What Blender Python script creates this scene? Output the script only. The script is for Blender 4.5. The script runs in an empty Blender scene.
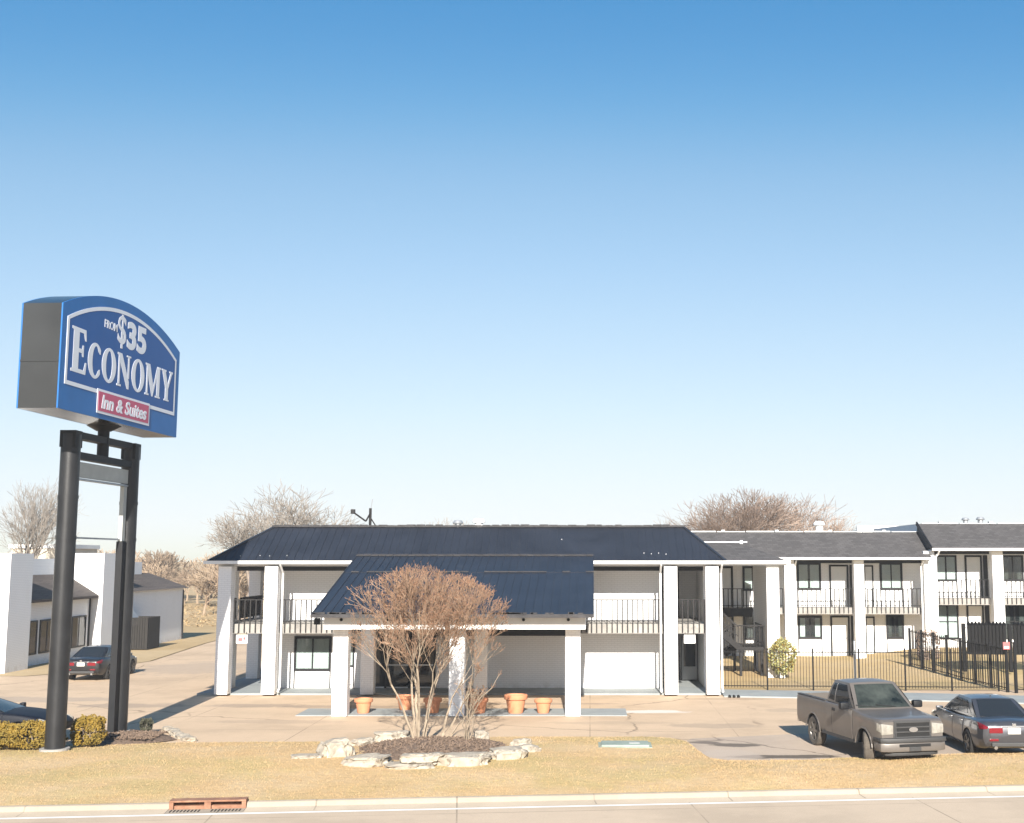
import bpy, bmesh, math, random
import numpy as np
from mathutils import Vector, Matrix, noise as mnoise
sc = bpy.context.scene
COL = sc.collection
R = math.radians
random.seed(7)

# ------------------------------------------------------------------ materials
def nodes_of(m):
    m.use_nodes = True
    return m.node_tree.nodes, m.node_tree.links

def pmat(name, col, var=0.12, scale=3.0, rough=0.7, bump=0.0, bscale=20.0, metal=0.0, coat=0.0,
         col2=None, spec=0.5, stain=None, detail=5.0):
    """noise-varied Principled material; stain = (colour, scale, threshold, amount)"""
    m = bpy.data.materials.new(name); n, l = nodes_of(m)
    b = n['Principled BSDF']; tc = n.new('ShaderNodeTexCoord')
    no = n.new('ShaderNodeTexNoise'); no.inputs['Scale'].default_value = scale; no.inputs['Detail'].default_value = detail
    no.inputs['Roughness'].default_value = 0.65
    l.new(tc.outputs['Object'], no.inputs['Vector'])
    r = n.new('ShaderNodeValToRGB')
    c1 = [c * (1 - var) for c in col]; c2 = [min(1, c * (1 + var)) for c in (col2 or col)]
    if col2: c1 = list(col)
    r.color_ramp.elements[0].position = 0.3; r.color_ramp.elements[1].position = 0.7
    r.color_ramp.elements[0].color = (*c1, 1); r.color_ramp.elements[1].color = (*c2, 1)
    l.new(no.outputs['Fac'], r.inputs['Fac'])
    out = r.outputs['Color']
    if stain:
        out = mix_stain(n, l, tc.outputs['Object'], out, *stain)
    l.new(out, b.inputs['Base Color'])
    b.inputs['Roughness'].default_value = rough; b.inputs['Metallic'].default_value = metal
    b.inputs['Coat Weight'].default_value = coat; b.inputs['Coat Roughness'].default_value = 0.05
    b.inputs['Specular IOR Level'].default_value = spec
    if bump:
        nb = n.new('ShaderNodeTexNoise'); nb.inputs['Scale'].default_value = bscale; nb.inputs['Detail'].default_value = 4
        l.new(tc.outputs['Object'], nb.inputs['Vector'])
        bp = n.new('ShaderNodeBump'); bp.inputs['Strength'].default_value = bump; bp.inputs['Distance'].default_value = 0.03
        l.new(nb.outputs['Fac'], bp.inputs['Height']); l.new(bp.outputs['Normal'], b.inputs['Normal'])
    return m

def mix_col(n, l, fac, a, bcol):
    mx = n.new('ShaderNodeMix'); mx.data_type = 'RGBA'
    l.new(fac, mx.inputs['Factor']); l.new(a, mx.inputs['A'])
    if isinstance(bcol, (tuple, list)): mx.inputs['B'].default_value = (*bcol, 1)
    else: l.new(bcol, mx.inputs['B'])
    return mx.outputs['Result']

def math_n(n, l, op, a, b=None, clamp=False):
    mt = n.new('ShaderNodeMath'); mt.operation = op; mt.use_clamp = clamp
    for i, v in enumerate((a, b)):
        if v is None: continue
        if isinstance(v, (int, float)): mt.inputs[i].default_value = v
        else: l.new(v, mt.inputs[i])
    return mt.outputs[0]

def ramp(n, l, fac, p0, p1, v0=0.0, v1=1.0):
    mr = n.new('ShaderNodeMapRange'); mr.interpolation_type = 'SMOOTHSTEP'
    mr.inputs['From Min'].default_value = p0; mr.inputs['From Max'].default_value = p1
    mr.inputs['To Min'].default_value = v0; mr.inputs['To Max'].default_value = v1
    l.new(fac, mr.inputs['Value']); return mr.outputs['Result']

def noise_n(n, l, vec, scale, detail=5, rough=0.6, stretch=None):
    if stretch:
        mp = n.new('ShaderNodeMapping'); mp.inputs['Scale'].default_value = stretch
        l.new(vec, mp.inputs['Vector']); vec = mp.outputs['Vector']
    no = n.new('ShaderNodeTexNoise'); no.inputs['Scale'].default_value = scale
    no.inputs['Detail'].default_value = detail; no.inputs['Roughness'].default_value = rough
    l.new(vec, no.inputs['Vector']); return no.outputs['Fac']

def mix_stain(n, l, vec, base, color, scale, thr, amount):
    f = noise_n(n, l, vec, scale, 6, 0.7)
    f = ramp(n, l, f, thr, thr + 0.18, 0, amount)
    return mix_col(n, l, f, base, color)

def ell_mask(n, l, vec, cx, cy, rx, ry, edge_scale=0.8, wob=0.9):
    mp = n.new('ShaderNodeMapping')
    mp.inputs['Location'].default_value = (-cx / rx, -cy / ry, 0); mp.inputs['Scale'].default_value = (1 / rx, 1 / ry, 0)
    l.new(vec, mp.inputs['Vector'])
    ln = n.new('ShaderNodeVectorMath'); ln.operation = 'LENGTH'; l.new(mp.outputs['Vector'], ln.inputs[0])
    nz = noise_n(n, l, vec, edge_scale, 6, 0.65)
    d = math_n(n, l, 'ADD', ln.outputs['Value'], math_n(n, l, 'MULTIPLY', math_n(n, l, 'SUBTRACT', nz, 0.5), wob * 2))
    return ramp(n, l, d, 0.7, 1.05, 1, 0)

def concrete_mat(name, col, joint=4.6, rot=0.0, patches=(), crack=True, dark=0.25):
    m = bpy.data.materials.new(name); n, l = nodes_of(m); b = n['Principled BSDF']
    tc = n.new('ShaderNodeTexCoord'); v = tc.outputs['Object']
    f1 = noise_n(n, l, v, 0.22, 6, 0.62); f2 = noise_n(n, l, v, 1.7, 8, 0.75); f3 = noise_n(n, l, v, 22, 4, 0.7)
    rgb = n.new('ShaderNodeRGB'); rgb.outputs[0].default_value = (*col, 1)
    c = rgb.outputs[0]
    c = mix_col(n, l, ramp(n, l, f1, 0.42, 0.66, 0, 0.6), c, [x * 0.7 for x in col])
    c = mix_col(n, l, ramp(n, l, f2, 0.5, 0.74, 0, 0.5), c, [x * 0.78 for x in col])
    c = mix_col(n, l, ramp(n, l, f2, 0.5, 0.28, 0, 0.35), c, [min(1, x * 1.16) for x in col])
    c = mix_col(n, l, ramp(n, l, f3, 0.35, 0.7, 0, 0.3), c, [x * 0.72 for x in col])
    # expansion joints
    mp = n.new('ShaderNodeMapping'); mp.inputs['Rotation'].default_value = (0, 0, rot); l.new(v, mp.inputs['Vector'])
    br = n.new('ShaderNodeTexBrick'); br.inputs['Scale'].default_value = 1.0
    br.inputs['Brick Width'].default_value = joint; br.inputs['Row Height'].default_value = joint * 0.86
    br.inputs['Mortar Size'].default_value = 0.02; br.inputs['Mortar Smooth'].default_value = 0.3; br.offset = 0.0
    br.inputs['Color1'].default_value = (0, 0, 0, 1); br.inputs['Color2'].default_value = (0, 0, 0, 1); br.inputs['Mortar'].default_value = (1, 1, 1, 1)
    l.new(mp.outputs['Vector'], br.inputs['Vector'])
    jf = math_n(n, l, 'MULTIPLY', br.outputs['Color'], ramp(n, l, noise_n(n, l, v, 0.35, 3), 0.35, 0.6, 0.15, 0.8))
    c = mix_col(n, l, jf, c, [x * 0.42 for x in col])
    if crack:
        vo = n.new('ShaderNodeTexVoronoi'); vo.feature = 'DISTANCE_TO_EDGE'; vo.inputs['Scale'].default_value = 0.17
        wv = n.new('ShaderNodeVectorMath'); wv.operation = 'ADD'; l.new(v, wv.inputs[0])
        nn = n.new('ShaderNodeTexNoise'); nn.inputs['Scale'].default_value = 0.7; nn.inputs['Detail'].default_value = 6
        l.new(v, nn.inputs['Vector']); l.new(nn.outputs['Color'], wv.inputs[1]); l.new(wv.outputs[0], vo.inputs['Vector'])
        cf = math_n(n, l, 'MULTIPLY', ramp(n, l, vo.outputs['Distance'], 0.001, 0.010, 1, 0), ramp(n, l, noise_n(n, l, v, 0.16, 2), 0.46, 0.58, 0, 0.8))
        c = mix_col(n, l, cf, c, [x * 0.35 for x in col])
    for (cx, cy, rx, ry, pc, amt) in patches:
        mk = math_n(n, l, 'MULTIPLY', ell_mask(n, l, v, cx, cy, rx, ry), amt)
        c = mix_col(n, l, mk, c, pc)
    l.new(c, b.inputs['Base Color']); b.inputs['Roughness'].default_value = 0.9; b.inputs['Specular IOR Level'].default_value = 0.25
    bp = n.new('ShaderNodeBump'); bp.inputs['Strength'].default_value = 0.35; bp.inputs['Distance'].default_value = 0.02
    l.new(f3, bp.inputs['Height']); l.new(bp.outputs['Normal'], b.inputs['Normal'])
    return m

def brick_white(name, col, dirt=0.12):
    m = bpy.data.materials.new(name); n, l = nodes_of(m); b = n['Principled BSDF']
    tc = n.new('ShaderNodeTexCoord'); v = tc.outputs['Object']
    sp = n.new('ShaderNodeSeparateXYZ'); l.new(v, sp.inputs[0])
    cb = n.new('ShaderNodeCombineXYZ'); l.new(math_n(n, l, 'ADD', sp.outputs['X'], sp.outputs['Y']), cb.inputs['X']); l.new(sp.outputs['Z'], cb.inputs['Y'])
    br = n.new('ShaderNodeTexBrick'); br.inputs['Scale'].default_value = 1; br.inputs['Brick Width'].default_value = 0.24
    br.inputs['Row Height'].default_value = 0.083; br.inputs['Mortar Size'].default_value = 0.009
    br.inputs['Color1'].default_value = (*[c * 0.985 for c in col], 1); br.inputs['Color2'].default_value = (*col, 1)
    br.inputs['Mortar'].default_value = (*[c * 0.86 for c in col], 1)
    l.new(cb.outputs[0], br.inputs['Vector'])
    f = noise_n(n, l, v, 1.4, 6, 0.7, (1, 1, 0.35)); c = mix_col(n, l, ramp(n, l, f, 0.48, 0.8, 0, dirt * 2), br.outputs['Color'], [col[0] * 0.7, col[1] * 0.66, col[2] * 0.6])
    # darker brownish band along the foot of the wall, broken up by noise
    g = math_n(n, l, 'MULTIPLY', ramp(n, l, sp.outputs['Z'], 0.05, 0.45, 1, 0), ramp(n, l, noise_n(n, l, v, 3.0, 5), 0.35, 0.7, 0, 0.5))
    c = mix_col(n, l, g, c, [col[0] * 0.62, col[1] * 0.57, col[2] * 0.5])
    l.new(c, b.inputs['Base Color']); b.inputs['Roughness'].default_value = 0.75; b.inputs['Specular IOR Level'].default_value = 0.3
    bp = n.new('ShaderNodeBump'); bp.inputs['Strength'].default_value = 0.4; bp.inputs['Distance'].default_value = 0.008; bp.invert = True
    l.new(br.outputs['Fac'], bp.inputs['Height']); l.new(bp.outputs['Normal'], b.inputs['Normal'])
    return m

def shingle_mat(name, col):
    m = bpy.data.materials.new(name); n, l = nodes_of(m); b = n['Principled BSDF']
    tc = n.new('ShaderNodeTexCoord'); v = tc.outputs['Object']
    sp = n.new('ShaderNodeSeparateXYZ'); l.new(v, sp.inputs[0])
    cb = n.new('ShaderNodeCombineXYZ'); l.new(math_n(n, l, 'ADD', sp.outputs['X'], math_n(n, l, 'MULTIPLY', sp.outputs['Y'], 0.2)), cb.inputs['X']); l.new(math_n(n, l, 'MULTIPLY', sp.outputs['Z'], 1.8), cb.inputs['Y'])
    br = n.new('ShaderNodeTexBrick'); br.inputs['Scale'].default_value = 1; br.inputs['Brick Width'].default_value = 0.33; br.inputs['Row Height'].default_value = 0.15
    br.inputs['Mortar Size'].default_value = 0.012
    br.inputs['Color1'].default_value = (*[c * 0.75 for c in col], 1); br.inputs['Color2'].default_value = (*[c * 1.25 for c in col], 1); br.inputs['Mortar'].default_value = (*[c * 0.5 for c in col], 1)
    l.new(cb.outputs[0], br.inputs['Vector'])
    f = noise_n(n, l, v, 0.8, 6, 0.7, (1, 1, 0.3)); c = mix_col(n, l, ramp(n, l, f, 0.4, 0.8, 0, 0.3), br.outputs['Color'], [x * 1.5 for x in col])
    l.new(c, b.inputs['Base Color']); b.inputs['Roughness'].default_value = 0.9
    bp = n.new('ShaderNodeBump'); bp.inputs['Strength'].default_value = 0.6; bp.inputs['Distance'].default_value = 0.01
    l.new(br.outputs['Color'], bp.inputs['Height']); l.new(bp.outputs['Normal'], b.inputs['Normal'])
    return m

def grass_ground(name, c1, c2, c3, scale=1.0):
    m = bpy.data.materials.new(name); n, l = nodes_of(m); b = n['Principled BSDF']
    tc = n.new('ShaderNodeTexCoord'); v = tc.outputs['Object']
    f1 = noise_n(n, l, v, 0.45 * scale, 5, 0.65); f2 = noise_n(n, l, v, 5.0 * scale, 6, 0.75, (0.6, 1.2, 1)); f3 = noise_n(n, l, v, 0.21 * scale, 4, 0.6)
    rgb = n.new('ShaderNodeRGB'); rgb.outputs[0].default_value = (*c1, 1)
    c = mix_col(n, l, ramp(n, l, f1, 0.4, 0.65, 0, 0.9), rgb.outputs[0], c2)
    c = mix_col(n, l, ramp(n, l, f3, 0.47, 0.62, 0, 0.6), c, c3)
    c = mix_col(n, l, ramp(n, l, f2, 0.4, 0.8, 0, 0.4), c, [x * 0.66 for x in c1])
    l.new(c, b.inputs['Base Color']); b.inputs['Roughness'].default_value = 0.95; b.inputs['Specular IOR Level'].default_value = 0.1
    bp = n.new('ShaderNodeBump'); bp.inputs['Strength'].default_value = 0.9; bp.inputs['Distance'].default_value = 0.05
    l.new(f2, bp.inputs['Height']); l.new(bp.outputs['Normal'], b.inputs['Normal'])
    return m

def glass_mat(name, tint=(0.014, 0.017, 0.02), rough=0.05):
    m = bpy.data.materials.new(name); n, l = nodes_of(m); b = n['Principled BSDF']
    b.inputs['Base Color'].default_value = (*tint, 1); b.inputs['Roughness'].default_value = rough
    b.inputs['Specular IOR Level'].default_value = 0.5
    tc = n.new('ShaderNodeTexCoord'); f = noise_n(n, l, tc.outputs['Object'], 1.3, 2)
    bp = n.new('ShaderNodeBump'); bp.inputs['Strength'].default_value = 0.05; bp.inputs['Distance'].default_value = 0.05
    l.new(f, bp.inputs['Height']); l.new(bp.outputs['Normal'], b.inputs['Normal'])
    return m

def clear_glass(name):
    m = bpy.data.materials.new(name); n, l = nodes_of(m); n.remove(n['Principled BSDF'])
    t = n.new('ShaderNodeBsdfTransparent'); t.inputs[0].default_value = (0.8, 0.85, 0.86, 1)
    g = n.new('ShaderNodeBsdfGlossy'); g.inputs['Roughness'].default_value = 0.04
    fr = n.new('ShaderNodeFresnel'); fr.inputs['IOR'].default_value = 1.6
    tc = n.new('ShaderNodeTexCoord'); f = noise_n(n, l, tc.outputs['Object'], 0.9, 2)
    bp = n.new('ShaderNodeBump'); bp.inputs['Strength'].default_value = 0.08; bp.inputs['Distance'].default_value = 0.08
    l.new(f, bp.inputs['Height']); l.new(bp.outputs['Normal'], g.inputs['Normal'])
    mx = n.new('ShaderNodeMixShader'); l.new(fr.outputs[0], mx.inputs[0]); l.new(t.outputs[0], mx.inputs[1]); l.new(g.outputs[0], mx.inputs[2])
    l.new(mx.outputs[0], n['Material Output'].inputs['Surface'])
    return m

M = {}
M['white_brick'] = brick_white('painted_white_brick', (0.80, 0.798, 0.795), 0.10)
M['white'] = pmat('white_paint', (0.80, 0.796, 0.79), 0.05, 1.2, 0.6, 0.05, 30, stain=((0.55, 0.5, 0.43), 1.1, 0.62, 0.35))
M['white_trim'] = pmat('white_trim_paint', (0.72, 0.72, 0.71), 0.04, 2, 0.5)
M['navy_roof'] = pmat('navy_metal_roof', (0.017, 0.0205, 0.029), 0.22, 0.7, 0.42, 0.05, 8, metal=0.0, spec=0.35, stain=((0.05, 0.052, 0.055), 0.9, 0.6, 0.5))
M['roof_trim'] = pmat('dark_roof_trim', (0.05, 0.048, 0.05), 0.3, 3, 0.85, 0.2, 20, stain=((0.20, 0.12, 0.07), 2.5, 0.62, 0.6), spec=0.2)
M['shingle'] = shingle_mat('grey_shingles', (0.062, 0.058, 0.058))
M['shingle_brown'] = shingle_mat('brown_shingles', (0.075, 0.06, 0.052))
M['black'] = pmat('black_trim_paint', (0.008, 0.0085, 0.010), 0.2, 4, 0.55, spec=0.3)
M['iron'] = pmat('black_iron', (0.006, 0.006, 0.0065), 0.25, 6, 0.6, spec=0.15)
M['rail'] = pmat('dark_rail_paint', (0.014, 0.013, 0.013), 0.25, 6, 0.6, spec=0.25)
M['slab'] = pmat('weathered_concrete_slab', (0.27, 0.255, 0.235), 0.2, 1.4, 0.9, 0.3, 25, stain=((0.15, 0.14, 0.13), 1.2, 0.52, 0.6))
M['walk'] = pmat('blue_grey_painted_concrete', (0.25, 0.27, 0.27), 0.13, 0.9, 0.85, 0.2, 25, stain=((0.36, 0.31, 0.25), 0.8, 0.55, 0.6))
M['lot'] = concrete_mat('lot_concrete', (0.53, 0.395, 0.272), patches=[
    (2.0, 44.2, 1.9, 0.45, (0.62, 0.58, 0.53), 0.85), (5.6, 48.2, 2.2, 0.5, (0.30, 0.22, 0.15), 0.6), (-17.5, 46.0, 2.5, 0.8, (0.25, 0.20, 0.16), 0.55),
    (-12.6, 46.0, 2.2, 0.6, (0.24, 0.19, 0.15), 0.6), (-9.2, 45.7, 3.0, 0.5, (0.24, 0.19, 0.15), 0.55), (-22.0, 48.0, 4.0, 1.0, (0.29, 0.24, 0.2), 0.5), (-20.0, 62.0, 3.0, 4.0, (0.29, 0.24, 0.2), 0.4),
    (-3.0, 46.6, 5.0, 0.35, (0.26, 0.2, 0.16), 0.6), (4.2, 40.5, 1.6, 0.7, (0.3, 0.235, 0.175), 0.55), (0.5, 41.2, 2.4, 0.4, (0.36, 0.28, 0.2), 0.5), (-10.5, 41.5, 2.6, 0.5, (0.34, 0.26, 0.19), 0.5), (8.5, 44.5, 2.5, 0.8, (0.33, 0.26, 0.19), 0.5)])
M['asphalt'] = concrete_mat('worn_asphalt', (0.43, 0.345, 0.27), joint=60, patches=[
    (4.3, 36.3, 0.9, 0.35, (0.07, 0.06, 0.05), 0.8), (5.2, 34.2, 1.8, 0.35, (0.06, 0.05, 0.04), 0.85), (4.0, 34.6, .9, .9, (0.42, 0.35, 0.29), 0.6), (3.4, 36.8, 0.5, 0.3, (0.06, 0.05, 0.045), 0.7)])
M['road'] = concrete_mat('road_concrete', (0.51, 0.405, 0.30), joint=5.2, rot=-0.107, crack=False)
M['kerb'] = concrete_mat('kerb_concrete', (0.38, 0.32, 0.25), joint=3.1, rot=-0.107, crack=False)
M['line'] = pmat('road_line_paint', (0.74, 0.73, 0.70), 0.06, 3, 0.8, stain=((0.5, 0.45, 0.38), 3, 0.55, 0.6))
M['verge'] = grass_ground('dormant_turf', (0.52, 0.36, 0.19), (0.55, 0.405, 0.24), (0.42, 0.34, 0.15))
M['field'] = grass_ground('dry_field', (0.42, 0.31, 0.175), (0.36, 0.26, 0.14), (0.46, 0.36, 0.23), 0.25)
M['lawn'] = grass_ground('courtyard_turf', (0.46, 0.33, 0.17), (0.48, 0.36, 0.21), (0.36, 0.28, 0.13), 0.6)
M['blade'] = pmat('dry_grass_blade', (0.36, 0.25, 0.13), 0.15, 0.5, 0.9, col2=(0.35, 0.255, 0.145), spec=0.1)
M['blade_green'] = pmat('half_green_blade', (0.31, 0.245, 0.11), 0.2, 0.5, 0.9, spec=0.1)
M['mulch'] = pmat('bark_mulch', (0.085, 0.062, 0.048), 0.5, 9, 0.95, 1.0, 14, col2=(0.16, 0.115, 0.085), spec=0.1)
M['rock'] = pmat('pale_limestone', (0.25, 0.212, 0.165), 0.2, 2.2, 0.9, 0.8, 7, col2=(0.37, 0.33, 0.27), stain=((0.11, 0.088, 0.064), 2.6, 0.5, 0.85))
M['terracotta'] = pmat('terracotta', (0.56, 0.235, 0.12), 0.12, 3, 0.85, 0.1, 25, stain=((0.62, 0.4, 0.28), 3, 0.6, 0.4))
M['soil'] = pmat('potting_soil', (0.06, 0.045, 0.035), 0.4, 12, 0.95, 0.8, 20)
M['bark_tan'] = pmat('smooth_tan_bark', (0.20, 0.155, 0.11), 0.25, 4, 0.8, 0.3, 15, col2=(0.30, 0.24, 0.175))
M['twig_red'] = pmat('reddish_seed_twigs', (0.175, 0.112, 0.075), 0.3, 1.3, 0.9, col2=(0.30, 0.205, 0.14), spec=0.1)
M['seed'] = pmat('russet_seed_heads', (0.22, 0.115, 0.07), 0.3, 1.3, 0.9, col2=(0.31, 0.18, 0.115), spec=0.1)
M['twig_brown'] = pmat('brown_brush_twigs', (0.19, 0.135, 0.095), 0.25, 0.3, 0.9, col2=(0.26, 0.20, 0.14), spec=0.1)
M['bark_grey'] = pmat('grey_bark', (0.21, 0.17, 0.14), 0.3, 2, 0.9)
M['twig_grey'] = pmat('bare_grey_twigs', (0.155, 0.135, 0.115), 0.2, 0.4, 0.9, col2=(0.20, 0.175, 0.15), spec=0.1)
M['twig_pink'] = pmat('bare_reddish_twigs', (0.20, 0.145, 0.115), 0.2, 0.4, 0.9, col2=(0.25, 0.19, 0.15), spec=0.1)
M['leaf_gold'] = pmat('golden_green_leaf', (0.27, 0.165, 0.018), 0.4, 2.5, 0.7, col2=(0.10, 0.075, 0.014))
M['leaf_pale'] = pmat('pale_green_leaf', (0.20, 0.20, 0.07), 0.3, 2.5, 0.7, col2=(0.30, 0.29, 0.13))
M['leaf_dark'] = pmat('dark_brush', (0.05, 0.05, 0.03), 0.3, 2.5, 0.8)
M['sign_blue'] = pmat('sign_blue_face', (0.009, 0.073, 0.265), 0.06, 0.7, 0.45, coat=0.0, spec=0.3)
M['sign_edge'] = pmat('sign_blue_edge', (0.014, 0.112, 0.335), 0.08, 1.2, 0.45, spec=0.3)
M['sign_white'] = pmat('sign_white_letter', (0.62, 0.65, 0.71), 0.04, 1.0, 0.4)
M['sign_red'] = pmat('sign_red_panel', (0.42, 0.045, 0.11), 0.06, 1.0, 0.4)
M['sheet_metal'] = pmat('grey_sheet_metal', (0.10, 0.097, 0.092), 0.15, 0.5, 0.22, 0.03, 1.5, metal=0.8, detail=2)
M['pole'] = pmat('weathered_black_steel', (0.014, 0.0145, 0.016), 0.35, 1.0, 0.4, 0.1, 10, stain=((0.06, 0.058, 0.055), 1.3, 0.62, 0.6), spec=0.4)
M['panel_grey'] = pmat('faded_sign_panel', (0.42, 0.43, 0.40), 0.12, 1.4, 0.6)
M['galv'] = pmat('galvanised_steel', (0.38, 0.39, 0.40), 0.15, 3, 0.45, metal=0.6)
M['rust'] = pmat('rusty_cast_iron', (0.17, 0.078, 0.045), 0.3, 4, 0.85, 0.5, 20, col2=(0.25, 0.13, 0.08))
M['dark'] = pmat('void_shade', (0.008, 0.008, 0.008), 0.2, 4, 0.9)  # near-black colour stands in for shade in holes, gaps and wheel wells
M['lid_green'] = pmat('green_plastic_lid', (0.23, 0.275, 0.235), 0.15, 2, 0.7)
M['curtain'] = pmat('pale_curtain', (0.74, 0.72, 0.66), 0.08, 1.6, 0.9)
M['curtain_dark'] = pmat('dim_room_curtain', (0.10, 0.095, 0.085), 0.4, 1.0, 0.9)  # darker curtain copy, the room's dimness put into its colour
M['door_white'] = pmat('white_door', (0.66, 0.66, 0.65), 0.05, 1.4, 0.5)
M['door_grey'] = pmat('grey_door', (0.40, 0.41, 0.42), 0.08, 1.4, 0.5)
M['glass'] = clear_glass('window_glass')
M['glass_dark'] = glass_mat('dark_glass')
M['truck_paint'] = pmat('taupe_truck_paint', (0.125, 0.11, 0.098), 0.08, 1.2, 0.42, metal=0.25, coat=0.35, stain=((0.22, 0.18, 0.14), 1.6, 0.6, 0.4))
M['truck_trim'] = pmat('grey_truck_plastic', (0.035, 0.0345, 0.0345), 0.1, 4, 0.6)
M['sedan_paint'] = pmat('slate_car_paint', (0.062, 0.063, 0.072), 0.05, 1.2, 0.3, metal=0.45, coat=0.7)
M['black_paint'] = pmat('black_car_paint', (0.012, 0.012, 0.013), 0.08, 1.2, 0.35, coat=0.35, spec=0.4)
M['navy_paint'] = pmat('navy_car_paint', (0.006, 0.008, 0.014), 0.08, 1.2, 0.5, coat=0.0, spec=0.15)
M['tyre'] = pmat('tyre_rubber', (0.022, 0.021, 0.020), 0.2, 8, 0.9)
M['tyre_dusty'] = pmat('dusty_tyre_rubber', (0.085, 0.072, 0.058), 0.25, 6, 0.95)
M['rim'] = pmat('alloy_rim', (0.19, 0.18, 0.165), 0.15, 6, 0.4, metal=0.7)
M['chrome'] = pmat('bright_chrome', (0.62, 0.62, 0.63), 0.05, 3, 0.2, metal=0.95)
M['headlight'] = pmat('clear_headlight', (0.25, 0.235, 0.205), 0.25, 8, 0.15, coat=1.0)
M['taillight'] = pmat('red_tail_lens', (0.15, 0.005, 0.010), 0.12, 8, 0.2, coat=0.3)
M['plate'] = pmat('licence_plate', (0.66, 0.64, 0.58), 0.06, 10, 0.5)
M['glass_wind'] = pmat('windscreen_glass', (0.006, 0.009, 0.009), 0.2, 1.6, 0.04, col2=(0.045, 0.052, 0.046), spec=0.35, detail=3)  # paler blotches painted into the dark colour suggest the cabin behind the glass
M['beige'] = pmat('beige_siding', (0.58, 0.52, 0.43), 0.06, 0.5, 0.8)
M['enclosure'] = pmat('dark_brown_boards', (0.014, 0.012, 0.010), 0.3, 4, 0.85)
M['red_tag'] = pmat('red_notice', (0.42, 0.10, 0.10), 0.1, 9, 0.6)
M['brown_tag'] = pmat('brown_notice_print', (0.42, 0.30, 0.27), 0.3, 18, 0.6)

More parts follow.
